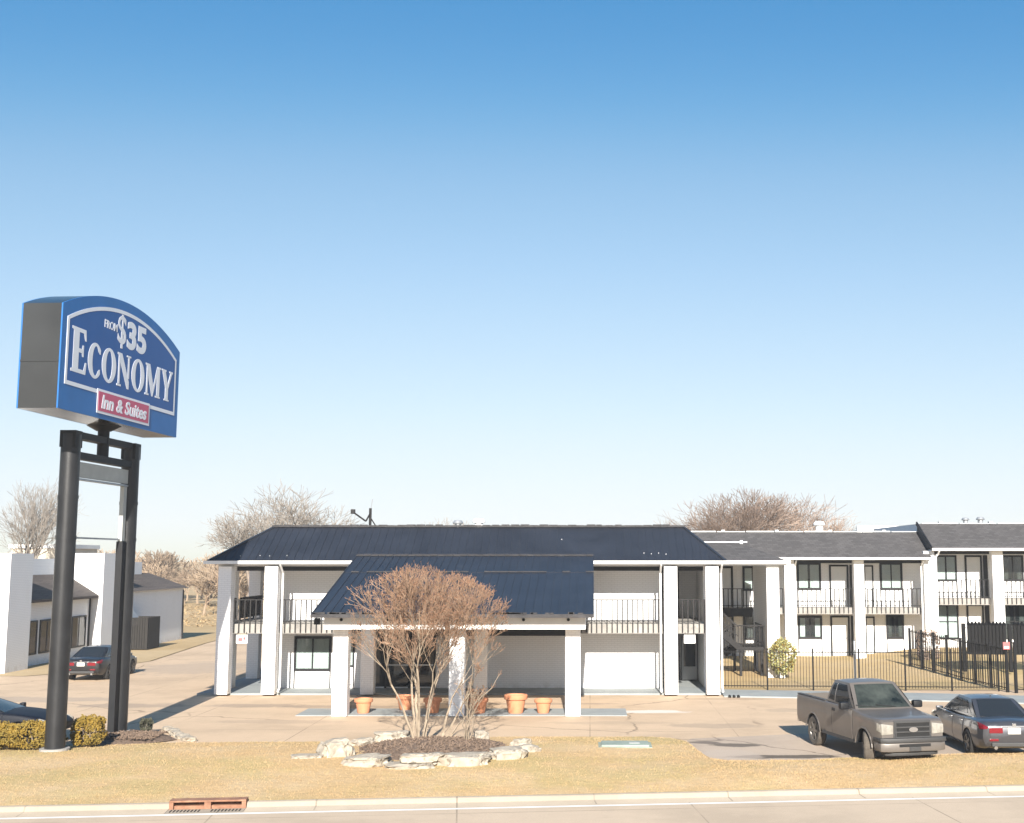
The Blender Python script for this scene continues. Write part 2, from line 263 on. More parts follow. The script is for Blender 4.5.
# ------------------------------------------------------------------ mesh builder
WL = {}
class MB:
    def __init__(s): s.v = []; s.f = []; s.m = []
    def add(s, vs, fs, mi=0):
        o = len(s.v); s.v += [tuple(p) for p in vs]; s.f += [tuple(i + o for i in f) for f in fs]; s.m += [mi] * len(fs); return s
    def box(s, x0, x1, y0, y1, z0, z1, mi=0):
        return s.add([(x0,y0,z0),(x1,y0,z0),(x1,y1,z0),(x0,y1,z0),(x0,y0,z1),(x1,y0,z1),(x1,y1,z1),(x0,y1,z1)],
                     [(3,2,1,0),(4,5,6,7),(0,1,5,4),(1,2,6,5),(2,3,7,6),(3,0,4,7)], mi)
    def bar(s, p, q, w, h, up=(0,0,1), mi=0):
        p = Vector(p); q = Vector(q); d = (q - p).normalized(); u = Vector(up)
        sd = d.cross(u)
        if sd.length < 1e-4: sd = d.cross(Vector((1,0,0)))
        sd.normalize(); u = sd.cross(d)
        a = sd * w / 2; b = u * h / 2
        return s.add([p-a-b, p+a-b, p+a+b, p-a+b, q-a-b, q+a-b, q+a+b, q-a+b], [(0,1,2,3),(7,6,5,4),(0,4,5,1),(1,5,6,2),(2,6,7,3),(3,7,4,0)], mi)
    def tube(s, p, q, r0, r1=None, n=8, caps=True, mi=0):
        r1 = r0 if r1 is None else r1
        p = Vector(p); q = Vector(q); d = (q - p).normalized()
        a = d.orthogonal().normalized(); b = d.cross(a); vs = []
        for c, r in ((p, r0), (q, r1)):
            for i in range(n):
                t = 2 * math.pi * i / n; vs.append(c + (a * math.cos(t) + b * math.sin(t)) * r)
        fs = [(i, (i+1) % n, n + (i+1) % n, n + i) for i in range(n)]
        if caps: fs += [tuple(range(n-1, -1, -1)), tuple(range(n, 2*n))]
        return s.add(vs, fs, mi)
    def path(s, pts, r, n=6, mi=0):
        for a, b in zip(pts[:-1], pts[1:]): s.tube(a, b, r, r, n, True, mi)
        return s
    def lathe(s, prof, n=24, c=(0,0,0), axis='z', mi=0):
        vs = []; c = Vector(c)
        for r, h in prof:
            for i in range(n):
                t = 2*math.pi*i/n; x, y = r*math.cos(t), r*math.sin(t)
                vs.append(c + (Vector((x, y, h)) if axis == 'z' else Vector((x, h, y))))
        k = len(prof); fs = []
        for j in range(k-1):
            for i in range(n):
                q = (j*n+i, j*n+(i+1) % n, (j+1)*n+(i+1) % n, (j+1)*n+i)
                fs.append(q if axis == 'z' else q[::-1])
        return s.add(vs, fs, mi)
    def prism(s, poly, d, mi=0):
        """poly: list of 3-D points (planar), d: extrusion vector"""
        n = len(poly); d = Vector(d); vs = [Vector(p) for p in poly] + [Vector(p) + d for p in poly]
        fs = [tuple(range(n-1, -1, -1)), tuple(range(n, 2*n))] + [(i, (i+1) % n, n+(i+1) % n, n+i) for i in range(n)]
        return s.add(vs, fs, mi)
    def build(s, name, mat, parent=None, local=False, smooth=None, loc=None, bevel=0):
        me = bpy.data.meshes.new(name); o = bpy.data.objects.new(name, me); COL.objects.link(o)
        off = Vector((0,0,0))
        if parent is not None:
            o.parent = parent; WL[o.name] = WL.get(parent.name, Vector())
            if not local: off = WL[o.name]
        elif loc is not None:
            off = Vector(loc); o.location = off; WL[o.name] = off.copy()
        vs = [(p[0]-off[0], p[1]-off[1], p[2]-off[2]) for p in s.v] if off.length else s.v
        me.from_pydata(vs, [], s.f)
        for m_ in (mat if isinstance(mat, (list, tuple)) else [mat]): me.materials.append(m_)
        if len(set(s.m)) > 1: me.polygons.foreach_set('material_index', s.m)
        bm = bmesh.new(); bm.from_mesh(me); bmesh.ops.recalc_face_normals(bm, faces=bm.faces)
        if bevel: 
            bmesh.ops.remove_doubles(bm, verts=bm.verts, dist=1e-5)
            es = [e for e in bm.edges if len(e.link_faces) == 2 and e.calc_face_angle(0) > 0.6]
            bmesh.ops.bevel(bm, geom=es, offset=bevel, segments=2, affect='EDGES', profile=0.6)
        bm.to_mesh(me); bm.free()
        if smooth:
            me.polygons.foreach_set('use_smooth', [True]*len(me.polygons)); me.set_sharp_from_angle(angle=R(smooth))
        me.update(); return o

def tag(o, label, cat, group=None, kind=None):
    if label: o['label'] = label
    if cat: o['category'] = cat
    if group: o['group'] = group
    if kind: o['kind'] = kind
    return o
def thing(name, label, cat, loc, rz=0, group=None):
    o = bpy.data.objects.new(name, None); COL.objects.link(o); o.location = loc; o.rotation_euler = (0,0,rz)
    o.empty_display_size = 0.3; WL[o.name] = Vector(loc); return tag(o, label, cat, group)
def copy_tree(o, parent=None):
    c = o.copy(); COL.objects.link(c); c.parent = parent
    for ch in o.children: copy_tree(ch, c)
    return c
def structure(o): o['kind'] = 'structure'; return o

# ------------------------------------------------------------------ world, sun, camera
SUN_EL = R(25)
sun_dir = Vector((-0.05, 1.0, -math.tan(SUN_EL))).normalized()      # the way the light travels
w = bpy.data.worlds.new('World'); sc.world = w; w.use_nodes = True
wn, wl_ = w.node_tree.nodes, w.node_tree.links
sky = wn.new('ShaderNodeTexSky'); sky.sky_type = 'NISHITA'; sky.sun_disc = False
sky.sun_elevation = SUN_EL; sky.sun_rotation = R(180 - 3); sky.altitude = 300; sky.air_density = 1.0; sky.dust_density = 0.4; sky.ozone_density = 2.2
# grade of the sky colour: clear deep blue overhead, near white at the horizon
sc_ = wn.new('ShaderNodeVectorMath'); sc_.operation = 'SCALE'; sc_.inputs['Scale'].default_value = 0.1; wl_.new(sky.outputs[0], sc_.inputs[0])
cv = wn.new('ShaderNodeRGBCurve'); wl_.new(sc_.outputs[0], cv.inputs['Color'])
for ci, pts in enumerate(([(0,0),(.09,.035),(.14,.10),(.22,.32),(.46,.64),(.65,.765),(1,.86)], [(0,0),(.15,.19),(.237,.31),(.37,.54),(.66,.79),(.78,.845),(1,.9)], [(0,0),(.3,.47),(.42,.62),(.61,.80),(.70,.87),(1,.95)])):
    c = cv.mapping.curves[ci]
    c.points[0].location = pts[0]; c.points[1].location = pts[-1]
    for p in pts[1:-1]: c.points.new(*p)
cv.mapping.update()
s2_ = wn.new('ShaderNodeVectorMath'); s2_.operation = 'SCALE'; s2_.inputs['Scale'].default_value = 11/2**1.4; wl_.new(cv.outputs[0], s2_.inputs[0])
wl_.new(s2_.outputs[0], wn['Background'].inputs[0]); wn['Background'].inputs[1].default_value = 0.1
sl = bpy.data.lights.new('sun', 'SUN'); sl.energy = 4.6; sl.angle = R(0.5); sl.color = (1.0, 0.94, 0.85)
so = bpy.data.objects.new('sun', sl); COL.objects.link(so); so.rotation_euler = sun_dir.to_track_quat('-Z', 'Y').to_euler(); so.location = (5, -20, 40)
cam = bpy.data.cameras.new('camera'); co = bpy.data.objects.new('camera', cam); COL.objects.link(co); sc.camera = co
co.location = (0, 0, 5.4); co.rotation_euler = (R(90) + math.atan(149/1200), 0, 0)
cam.sensor_width = 36; cam.lens = 36*1200/1024; cam.clip_end = 8000; cam.clip_start = 0.1
cam.shift_x = -(590-512)/1024; cam.shift_y = 0.0
sc.view_settings.view_transform = 'Standard'; sc.view_settings.look = 'None'; sc.view_settings.exposure = 1.4; sc.view_settings.gamma = 1
sc.cycles.filter_width = 1.5
sc.cycles.max_bounces = 6; sc.cycles.transparent_max_bounces = 12; sc.cycles.use_denoising = True

# ------------------------------------------------------------------ ground, lot, road
U = Vector((0.9943, 0.107, 0)); N = Vector((-0.107, 0.9943, 0)); K0 = Vector((-12.87, 26.93, 0))   # the kerb's back edge runs along U
def rp(s, t, z=0.0): p = K0 + U*s + N*t; return (p.x, p.y, z)
structure(MB().add([(-2500,-600,-0.03),(2500,-600,-0.03),(2500,4000,-0.03),(-2500,4000,-0.03)], [(0,1,2,3)]).build('ground', M['field']))
lot = [(-75,29.5,0),(75,36,0),(75,44,0),(32,46,0),(19,51.7,0),(5.4,51.7,0),(5.4,64,0),(-16.6,64,0),(-16.6,87,0),(-25.5,87,0),(-25.2,80,0),(-23.7,66,0),(-24.6,62,0),(-25.2,59,0),(-26.5,57.5,0),(-75,57.5,0)]
structure(MB().add(lot, [tuple(range(len(lot)))]).build('parking_lot', M['lot']))
pad = [(3.1,37.6,.004),(2.6,36.5,.004),(2.9,33.0,.004),(8,33,.004),(30,36,.004),(40,37,.004),(40,43,.004),(22,41.5,.004),(12,40.2,.004),(6.5,38.6,.004),(4.5,38.0,.004)]
structure(MB().add(pad, [tuple(range(len(pad)))]).build('parking_pad', M['asphalt']))
mb = MB(); mb.add([rp(-120,-0.65,.0),rp(120,-0.65,.0),rp(120,-60,.0),rp(-120,-60,.0)], [(3,2,1,0)])
structure(mb.build('road', M['road']))
mb = MB(); mb.add([rp(-120,-0.90,.004),rp(120,-0.90,.004),rp(120,-0.76,.004),rp(-120,-0.76,.004)], [(0,1,2,3)])
structure(mb.build('road_edge_line', M['line']))
# kerb with rolled gutter, broken by the drain
prof = [(0.0,.0),(0.0,.11),(-0.12,.11),(-0.16,.095),(-0.21,.025),(-0.24,.006),(-0.65,.0015),(-0.75,-.05),(0,-.05)]
def kerb_run(a, b):
    mb = MB(); n = len(prof)
    mb.add([rp(a, t, z) for t, z in prof] + [rp(b, t, z) for t, z in prof], [(i, (i+1) % n, n+(i+1) % n, n+i) for i in range(n)] + [tuple(range(n)), tuple(range(2*n-1, n-1, -1))])
    return mb
DS0, DS1 = 3.66, 5.32
structure(kerb_run(-120, DS0).build('kerb', M['kerb'], smooth=50)); structure(kerb_run(DS1, 120).build('kerb', M['kerb'], smooth=50))

edge = [(-75,35.8),(-18,35.8),(-15.6,36.0),(-14.6,36.4),(-12.9,36.7),(-7.6,36.95),(-4.8,37.9),(-.9,37.95),(1.6,37.95),(2.4,37.7),(2.9,37.0),(3.2,34.0),(3.7,33.45),(6,33.6),(12.3,35.0),(40,38),(75,40)]
def edge_y(x):
    for (x0,y0),(x1,y1) in zip(edge[:-1], edge[1:]):
        if x0 <= x <= x1:
            return y0 + (y1-y0)*(x-x0)/(x1-x0)
    return edge[-1][1]
def kerb_y(x): return 26.93 + (x+12.87)*0.107/0.9943
def verge_z(x, y):
    a = kerb_y(x); b = edge_y(x); t = max(0, min(1, (y-a)/(b-a)))
    return 0.10 + 0.12*math.sin(math.pi*t)*(0.7+0.6*mnoise.noise((x*0.25, y*0.25, 0))) - 0.09*max(0, (t-0.72)/0.28)**1.5 + 0.02*mnoise.noise((x*1.1, y*1.1, 3))
xs = [x for x in np.concatenate([np.arange(-75,-22,1.5), np.arange(-22,18,0.22), np.arange(18,75.1,1.5)])]
mb = MB(); NT = 30; vs = []; fs = []
for x in xs:
    for j in range(NT+1):
        t = j/NT; a, b = kerb_y(x), edge_y(x) + 0.10*mnoise.noise((x*2.1, 7, 1)) + 0.05*mnoise.noise((x*6.0, 2, 1)); y = a + (b-a)*t
        vs.append((x, y, verge_z(x, y) if j < NT else 0.012))
for i in range(len(xs)-1):
    for j in range(NT):
        a = i*(NT+1)+j; fs.append((a, a+NT+1, a+NT+2, a+1))
structure(mb.add(vs, fs).build('grass_verge', M['verge'], smooth=60))

# blades of the dormant turf on the verge
def blades(name, spots, hz, mat, hmin, hmax, wd):
    vs = []; fs = []; mi = []
    rg = random.Random(11)
    for (x, y, z, g) in spots:
        a = rg.uniform(0, 6.283); h = rg.uniform(hmin, hmax); ww = wd*rg.uniform(.6, 1.4)
        dx, dy = math.cos(a)*ww, math.sin(a)*ww; lx, ly = rg.gauss(0, .6)*h, rg.gauss(0, .6)*h
        k = len(vs); vs += [(x-dx, y-dy, z-.01), (x+dx, y+dy, z-.01), (x+lx, y+ly, z+h)]; fs.append((k, k+1, k+2)); mi.append(g)
    mb = MB(); mb.v = vs; mb.f = fs; mb.m = mi
    me = bpy.data.meshes.new(name); me.from_pydata(vs, [], fs); me.materials.append(mat[0]); me.materials.append(mat[1])
    me.polygons.foreach_set('material_index', mi); o = bpy.data.objects.new(name, me); COL.objects.link(o); return o
rg = random.Random(5); sp = []
def in_bed(x, y): return ((x+4.4)/2.9)**2 + ((y-34.6)/3.0)**2 < 1.0
while len(sp) < 70000:
    x = rg.uniform(-19, 17); a = kerb_y(x); b = edge_y(x); y = rg.uniform(a+.02, b+.05)
    if y > b or in_bed(x, y): continue
    dn = mnoise.noise((x*.5, y*.8, 9)) + 0.5*mnoise.noise((x*2, y*2, 4))
    if rg.random() > 0.75 + 0.6*dn: continue
    gr = mnoise.noise((x*.35, y*.6, 21)) + 0.3*mnoise.noise((x*3, y*3, 2))
    sp.append((x, y, verge_z(x, y), 1 if gr > 0.30 + rg.uniform(-.15, .25) else 0))
tag(blades('grass', sp, None, (M['blade'], M['blade_green']), .015, .042, .008), 'short straw coloured grass tufts over the roadside verge', 'grass', kind='stuff')

# courtyard lawn rising gently to the right, and side strips
mb = MB(); vs = []; fs = []; nx, ny = 60, 30
def lawn_z(x, y): return 0.012 + 0.48*max(0, min(1, (x-14.5)/4.5))**1.2*max(0, min(1, (y-55)/9)) + 0.012*mnoise.noise((x*.9, y*.9, 0))
for i in range(nx+1):
    for j in range(ny+1):
        x = 5.45 + i*(45-5.45)/nx; y0 = 51.4 if x < 18 else 51.4 - min(5, (x-18)*.25); y = y0 + (69.4-y0)*j/ny; vs.append((x, y, lawn_z(x, y)))
for i in range(nx):
    for j in range(ny):
        a = i*(ny+1)+j; fs.append((a, a+ny+1, a+ny+2, a+1))
structure(mb.add(vs, fs).build('courtyard_lawn', M['lawn'], smooth=60))
st = [(-75,57.6,.006),(-26.6,57.6,.006),(-25.3,59.1,.006),(-24.7,62,.006),(-23.8,66,.006),(-25.3,80,.006),(-25.6,86.5,.006),(-75,86.5,.006)]
structure(MB().add(st, [tuple(range(len(st)))]).build('grass_strip', M['field']))
# raised walks
def slab_poly(name, pts, z0, z1, mat):
    return structure(MB().prism([(x, y, z0) for x, y in pts], (0,0,z1-z0)).build(name, mat))
slab_poly('front_walk', [(-15.9,49.55),(5.33,49.55),(5.33,62),(-15.9,62)], -.02, .07, M['walk'])
slab_poly('canopy_island', [(-10.3,42.95),(1.3,42.95),(1.3,44.9),(-10.3,44.9)], -.02, .03, M['walk'])
slab_poly('courtyard_walk', [(5.34,48.8),(9,48.3),(14,47.1),(20,45.6),(40,41),(40,43),(20,48.2),(14,49.8),(9,50.7),(5.34,51.3)], -.02, .05, M['walk'])

# thin winter haze
mh = bpy.data.materials.new('haze'); nh, lh = nodes_of(mh); nh.remove(nh['Principled BSDF'])
pv = nh.new('ShaderNodeVolumePrincipled'); pv.inputs['Color'].default_value = (0.93, 0.95, 1.0, 1); pv.inputs['Density'].default_value = 0.0005; pv.inputs['Anisotropy'].default_value = 0.0
lh.new(pv.outputs[0], nh['Material Output'].inputs['Volume'])
hz = MB().box(-260, 260, -20, 320, -1.1, 16).build('haze', mh); hz['kind'] = 'stuff'; hz['label'] = 'thin pale winter haze in the air'

# ------------------------------------------------------------------ building kit
def column(root, x, yf, z0, z1, w=.53, d=.53, mat='white_brick'):
    mb = MB().box(x-w/2, x+w/2, yf, yf+d, z0, z1)
    return mb.build('column', M[mat], root, bevel=.012)
def railing(root, p, q, zf, h=.98, gap=.21, name='railing', drop=0):
    mb = MB(); p = Vector((p[0], p[1], 0)); q = Vector((q[0], q[1], 0)); L = (q-p).length; d = (q-p)/L
    mb.bar(p+Vector((0,0,zf+h)), q+Vector((0,0,zf+h)), .045, .04); mb.bar(p+Vector((0,0,zf+.12)), q+Vector((0,0,zf+.12)), .035, .03)
    n = max(2, round(L/gap))
    for i in range(n+1):
        a = p + d*(L*i/n); th = .055 if i % 10 == 0 else .046
        a = a + d*(.02 if i == 0 else -.02 if i == n else 0)
        z0 = zf-drop if drop else (zf+.0 if i % 10 == 0 else zf+.135)
        mb.box(a.x-th/2, a.x+th/2, a.y-th/2, a.y+th/2, z0, zf+h-.02)
    return mb.build(name, M['rail'], root)
def window(root, x0, x1, z0, z1, y, f=.09, mull=1, sash=False, cur='curtain', gap=.45, panel=None):
    """framed window proud of the wall face y (faces -y): frame > curtain, pane"""
    mb = MB(); d = .07
    mb.box(x0, x0+f, y-d, y, z0, z1).box(x1-f, x1, y-d, y, z0, z1).box(x0+f, x1-f, y-d, y, z1-f, z1).box(x0+f, x1-f, y-d, y, z0, z0+f)
    for i in range(mull):
        xm = x0 + (x1-x0)*(i+1)/(mull+1); mb.box(xm-.03, xm+.03, y-d+.01, y, z0+f, z1-f)
    if sash: mb.box(x0+f, x1-f, y-d+.018, y, (z0+z1)/2-.025, (z0+z1)/2+.025)
    fr = mb.build('window', M['black'], root)
    # near-black board stands in for the unlit room, then two curtains and glass
    b = MB().box(x0+f, x1-f, y-.012, y-.004, z0+f, z1-f); b.build('room_shade_board', M['dark'], fr)
    if cur:
        cb = MB(); w_ = (x1-x0-2*f); g_ = w_*gap*.5
        for s0, s1 in ((x0+f, x0+f+w_/2-g_), (x0+f+w_/2+g_, x1-f)):
            if s1-s0 < .05: continue
            k = max(4, int((s1-s0)/.06)); vs = []
            for i in range(k+1):
                xx = s0+(s1-s0)*i/k; yy = y-.022-.008*math.sin(i*1.9)
                vs += [(xx, yy, z0+f), (xx, yy, z1-f)]
            cb.add(vs, [(2*i, 2*i+2, 2*i+3, 2*i+1) for i in range(k)])
        if cb.v: cb.build('curtain', M[cur], fr, smooth=60)
    MB().box(x0+f, x1-f, y-.046, y-.042, z0+f, z1-f).build('pane', M['glass'], fr)
    if panel is not None:      # frame legs carried down to the floor round a white spandrel
        MB().box(x0+.005, x0+.055, y-.05, y, panel, z0).build('frame_leg', M['black'], fr); MB().box(x1-.055, x1-.005, y-.05, y, panel, z0).build('frame_leg', M['black'], fr)
    return fr
def door(root, x0, x1, z0, z1, y, mat='door_white', f=.1, side=None):
    mb = MB().box(x0, x0+f, y-.07, y, z0, z1).box(x1-f, x1, y-.07, y, z0, z1).box(x0+f, x1-f, y-.07, y, z1-f, z1)
    fr = mb.build('door_frame', M['black'], root)
    MB().box(x0+f, x1-f, y-.04, y, z0+.01, z1-f).build('door', M[mat], fr, bevel=.006)
    MB().tube((x1-f-.08, y-.04, z0+1.0), (x1-f-.08, y-.09, z0+1.0), .028, n=8).box(x1-f-.2, x1-f-.06, y-.1, y-.08, z0+.98, z0+1.01).build('handle', M['galv'], fr)
    if side: MB().box(x1+.08, x1+.08+side, y-.06, y, z0, z1).build('dark_side_panel', M['black'], root)
    return fr
def mansard(root, x0, x1, y0, y1, ze, tx0, tx1, ty0, ty1, zt, mat, rib=None, name='roof', ends=True):
    """four sloping faces round a flat top; ribs are standing seams"""
    E_ = [Vector((x0,y0,ze)), Vector((x1,y0,ze)), Vector((x1,y1,ze)), Vector((x0,y1,ze))]
    T_ = [Vector((tx0,ty0,zt)), Vector((tx1,ty0,zt)), Vector((tx1,ty1,zt)), Vector((tx0,ty1,zt))]
    mb = MB(); mb.add(E_+T_, [(0,1,5,4),(1,2,6,5),(2,3,7,6),(3,0,4,7),(4,5,6,7),(3,2,1,0)])
    if rib:
        for i in range(4):
            a, b, c, d = E_[i], E_[(i+1) % 4], T_[(i+1) % 4], T_[i]
            ax = (b-a).normalized(); L = (b-a).length; ha = (d-a).dot(ax); hb = (c-b).dot(ax)*-1
            up = (d-a) - ax*ha; nrm = ax.cross(up).normalized()
            k = int(L/rib)
            for j in range(1, k):
                s = L*j/k; fr = 1.0
                if ha > .01: fr = min(fr, s/ha)
                if hb > .01: fr = min(fr, (L-s)/hb)
                if fr < .06: continue
                p = a + ax*s + nrm*.012; mb.bar(p, p+up*fr, .03, .02, nrm)
        for i in range(4): mb.bar(E_[i]+Vector((0,0,.02)), T_[i]+Vector((0,0,.03)), .12, .05)
    o = mb.build(name, M[mat], root)
    return o

# ------------------------------------------------------------------ front block of the motel
motel = thing('motel_building', 'white two storey motel block with navy metal roof and a drive under canopy', 'motel', (-5, 55, 0))
WY = 51.6                                                           # front wall face
MB().box(-13.2, 3.04, WY, 61.5, .07, 5.16).build('wall', M['white_brick'], motel)
mb = MB().box(3.04, 5.15, 55.4, 61.5, .07, 5.16).box(4.85, 5.15, 51.9, 55.4, .07, 2.45).box(4.85, 5.15, 51.9, 55.4, 2.83, 5.16)
mb.build('passage_wall', M['white_brick'], motel)
mb = MB().box(-15.05, 5.2, 49.62, WY, 2.45, 2.83).box(-15.05, -13.2, WY, 60, 2.45, 2.83).box(3.04, 5.15, WY, 55.4, 2.45, 2.83)
mb.build('balcony_slab', M['slab'], motel)
MB().box(-8.9, -.75, 49.55, 49.615, 2.36, 2.7).build('dark_fascia', M['black'], motel)
MB().box(-15.12, -15.055, 49.7, 54.5, 2.38, 2.86).build('dark_fascia', M['black'], motel)
MB().box(-15.2, 5.25, 49.45, 61.4, 5.165, 5.25).build('soffit', M['white'], motel)
MB().box(-14.5, 4.65, 49.75, 49.98, 4.98, 5.16).build('eave_beam', M['black'], motel)
for x, y in ((-14.8, 49.08), (-12.92, 49.08), (-8.95, 49.08), (-4.4, 49.08), (3.27, 49.08), (4.95, 49.08)):
    column(motel, x, y, .07, 5.162)
for x, y in ((-15.35, 51.5), (-15.4, 55.6), (-15.4, 59.6)): column(motel, x+.02, y, .07, 5.162)
# gutters and downspouts
mb = MB().box(-15.5, 5.5, 48.92, 49.06, 5.26, 5.39).box(-15.64, -15.5, 48.92, 61.6, 5.26, 5.39).box(5.5, 5.64, 48.92, 61.6, 5.26, 5.39)
mb.build('gutter', M['white_trim'], motel)
for x in (2.88, -12.55, 5.35):
    MB().path([(x, 49.0, 5.25), (x, 49.5, 4.9), (x, 49.5, .3), (x, 49.25, .17)], .045, 8).build('downspout', M['white_trim'], motel, smooth=40)
rf = mansard(motel, -15.5, 5.5, 49.06, 61.7, 5.38, -13.5, 3.98, 51.6, 59.5, 6.82, 'navy_roof', .31)
mb = MB()
mb.bar((-13.6, 51.6, 6.86), (4.08, 51.6, 6.86), .2, .07)
rg = random.Random(3)
for i in range(44):
    x = -13.5 + i*.405; mb.box(x, x+.36*rg.uniform(.6, 1.1), 51.52, 51.75, 6.885, 6.90+rg.uniform(0, .035))
mb.build('ridge_cap', M['roof_trim'], rf)
for x, t in ((-14.3, .12), (-13.5, .13), (-13.1, .12), (-12.4, .13), (2.2, .2), (2.5, .18), (2.8, .2), (3.1, .17), (-1.2, .6)):
    MB().box(x, x+.03, 49.06+2.54*t, 49.09+2.54*t, 5.40+1.44*t, 5.43+1.44*t).build('snow_guard', M['galv'], rf)
# railings, upper front and left gallery
xs_ = (-14.53, -13.18), (-12.65, -9.22), (-8.68, -4.67), (-4.13, 3.0), (3.54, 4.68)
for a, b in xs_: railing(motel, (a, 49.585), (b, 49.585), 2.83, drop=.34)
railing(motel, (-15.0, 49.9), (-15.0, 51.45), 2.83); railing(motel, (-15.0, 52.1), (-15.0, 55.5), 2.83); railing(motel, (-15.0, 56.2), (-15.0, 59.5), 2.83)
# openings, ground floor
window(motel, -12.5, -10.93, .78, 2.22, WY, .1, 1, cur='curtain', gap=.02, panel=.07)
MB().box(-10.86, -10.78, WY-.06, WY, .07, 2.2).build('dark_mullion', M['black'], motel)
window(motel, -10.7, -9.95, .95, 2.15, WY, .07, 0, cur='curtain', gap=.3, panel=.07)
ac = MB().box(-10.62, -10.05, WY-.16, WY, .25, .68).build('air_conditioner', M['white_trim'], motel)
mb = MB()
for k in range(7): mb.box(-10.57, -10.1, WY-.175, WY-.16, .29+k*.05, .315+k*.05)
mb.build('grille', M['galv'], ac)
# entrance: two dark glass leaves, side lights, push bars
ent = MB()
for a, b in ((-8.66, -8.58), (-7.66, -7.58), (-6.6, -6.52), (-9.5, -9.42)): ent.box(a, b, WY-.09, WY, .07, 2.4)
ent.box(-9.42, -8.66, WY-.09, WY, 2.3, 2.4).box(-8.58, -7.66, WY-.09, WY, 2.3, 2.4).box(-7.58, -6.6, WY-.09, WY, 2.3, 2.4)
ent = ent.build('entrance_frame', M['black'], motel)
for a, b in ((-9.42, -8.66), (-8.58, -7.66), (-7.58, -6.6)):
    MB().box(a, b, WY-.03, WY-.004, .13, 2.3).build('door_leaf', M['glass_dark'], ent)
MB().box(-8.58, -7.66, WY-.12, WY-.08, 1.0, 1.06).box(-7.58, -6.6, WY-.12, WY-.08, 1.0, 1.06).build('push_bar', M['galv'], ent)
# upper floor: doors and windows of the rooms tucked behind the canopy roof, side gallery doors
for y in (53.2, 56.2):
    for z in (.07, 2.83):
        f = MB().box(-13.27, -13.2, y, y+1.0, z, z+2.1).build('side_door_frame', M['black'], motel)
        MB().box(-13.30, -13.271, y+.1, y+.9, z+.01, z+2.0).build('door', M['door_white'], f)
door(motel, 3.2, 4.05, .07, 2.25, 55.4, 'door_grey'); door(motel, 3.2, 4.05, 2.83, 4.95, 55.4, 'door_grey')
vm = MB().box(4.12, 4.8, 54.7, 55.39, .112, 1.95).build('vending_cabinet', M['door_grey'], motel, bevel=.03)
MB().box(4.2, 4.72, 54.66, 54.70, .7, 1.8).build('dark_front', M['glass_dark'], vm)
vm = MB().box(3.1, 3.5, 52.6, 53.3, 2.832, 4.3).build('dark_cupboard', M['black'], motel, bevel=.02)
MB().lathe([(0, .0), (.09, .0), (.1, -.04), (.07, -.12), (0, -.14)], 14, (4.3, 52.6, 5.16)).build('ceiling_lamp', M['white_trim'], motel, smooth=40)
# canopy
cy0, cz0, cy1, cz1, cx0, cx1 = 41.55, 3.56, 49.75, 5.66, -9.55, .14
sl_ = Vector((0, cy1-cy0, cz1-cz0)); nn_ = Vector((1,0,0)).cross(sl_).normalized()
mb = MB(); mb.prism([(cx0,cy0,cz0),(cx1,cy0,cz0),(cx1,cy1,cz1),(cx0,cy1,cz1)], nn_*-.10)
k = int((cx1-cx0)/.3)
for j in range(k+1):
    x = cx0+.02 + (cx1-cx0-.04)*j/k; p = Vector((x, cy0, cz0)) + nn_*.012
    mb.bar(p, p+sl_*.655, .035, .03, nn_); p2 = p+sl_*.66+nn_*.012; mb.bar(p2, p2+sl_*.335, .035, .03, nn_)
p = Vector((cx0, cy0, cz0))+sl_*.655; mb.prism([p, p+Vector((cx1-cx0,0,0)), p+Vector((cx1-cx0,0,0))+sl_*.345, p+sl_*.345], nn_*.012)
can = mb.build('canopy_roof', M['navy_roof'], motel)
mb = MB()
for t, wd in ((.655, .045), (.965, .2)):
    p = Vector((cx0-.01, cy0, cz0))+sl_*t+nn_*.035
    for i in range(32):
        if rg.random() < (.35 if t < .9 else .0): continue
        a = p+Vector(((cx1-cx0+.02)*i/32, 0, 0)); mb.bar(a+nn_*rg.uniform(0, .015), a+Vector(((cx1-cx0+.02)/32*.97, 0, 0))+nn_*rg.uniform(0, .015), wd, .03, nn_)
mb.build('lap_flashing', M['roof_trim'], can)
mb = MB()
for i in range(60):
    x = rg.uniform(cx0, cx1-.3); mb.box(x, x+rg.uniform(.1, .3), cy0-.02, cy0+rg.uniform(.05, .2), cz0+.03, cz0+rg.uniform(.06, .09))
mb.bar((cx0, cy0-.02, cz0-.04), (cx1, cy0-.02, cz0-.04), .06, .12)
mb.build('eave_gutter', M['roof_trim'], can)
mb = MB().box(-9.2, -.15, 42.08, 42.9, 3.04, 3.50); mb.box(-9.2, -8.95, 42.9, 49.0, 3.04, 3.5).box(-.40, -.15, 42.9, 49.0, 3.04, 3.5)
mb.prism([(-.15,42.9,3.5),(-.15,49.0,3.5),(-.15,49.0,5.3),(-.15,42.9,3.74)], (-.1,0,0)); mb.prism([(-9.2,42.9,3.5),(-9.2,49.0,3.5),(-9.2,49.0,5.3),(-9.2,42.9,3.74)], (.1,0,0))
mb.build('canopy_beam', M['white'], motel)
MB().box(-8.94, -.41, 42.91, 48.98, 3.42, 3.47).build('canopy_ceiling', M['white'], motel)
mb = MB()
for x in (-8.6, -7, -5.4, -3.8, -2.3, -.75): mb.tube((x, 42.075, 3.37), (x, 42.04, 3.37), .055, n=10)
mb.build('vent_hole', M['dark'], motel)
for x in (-8.74, -4.66, -.6):
    mb = MB().box(x-.265, x+.265, 42.72, 43.25, .02, 3.038); mb.build('canopy_column', M['white_brick'], motel, bevel=.012)
MB().box(-9.55, -9.35, 42.1, 42.25, 3.2, 3.42).build('lamp_box', M['black'], motel)

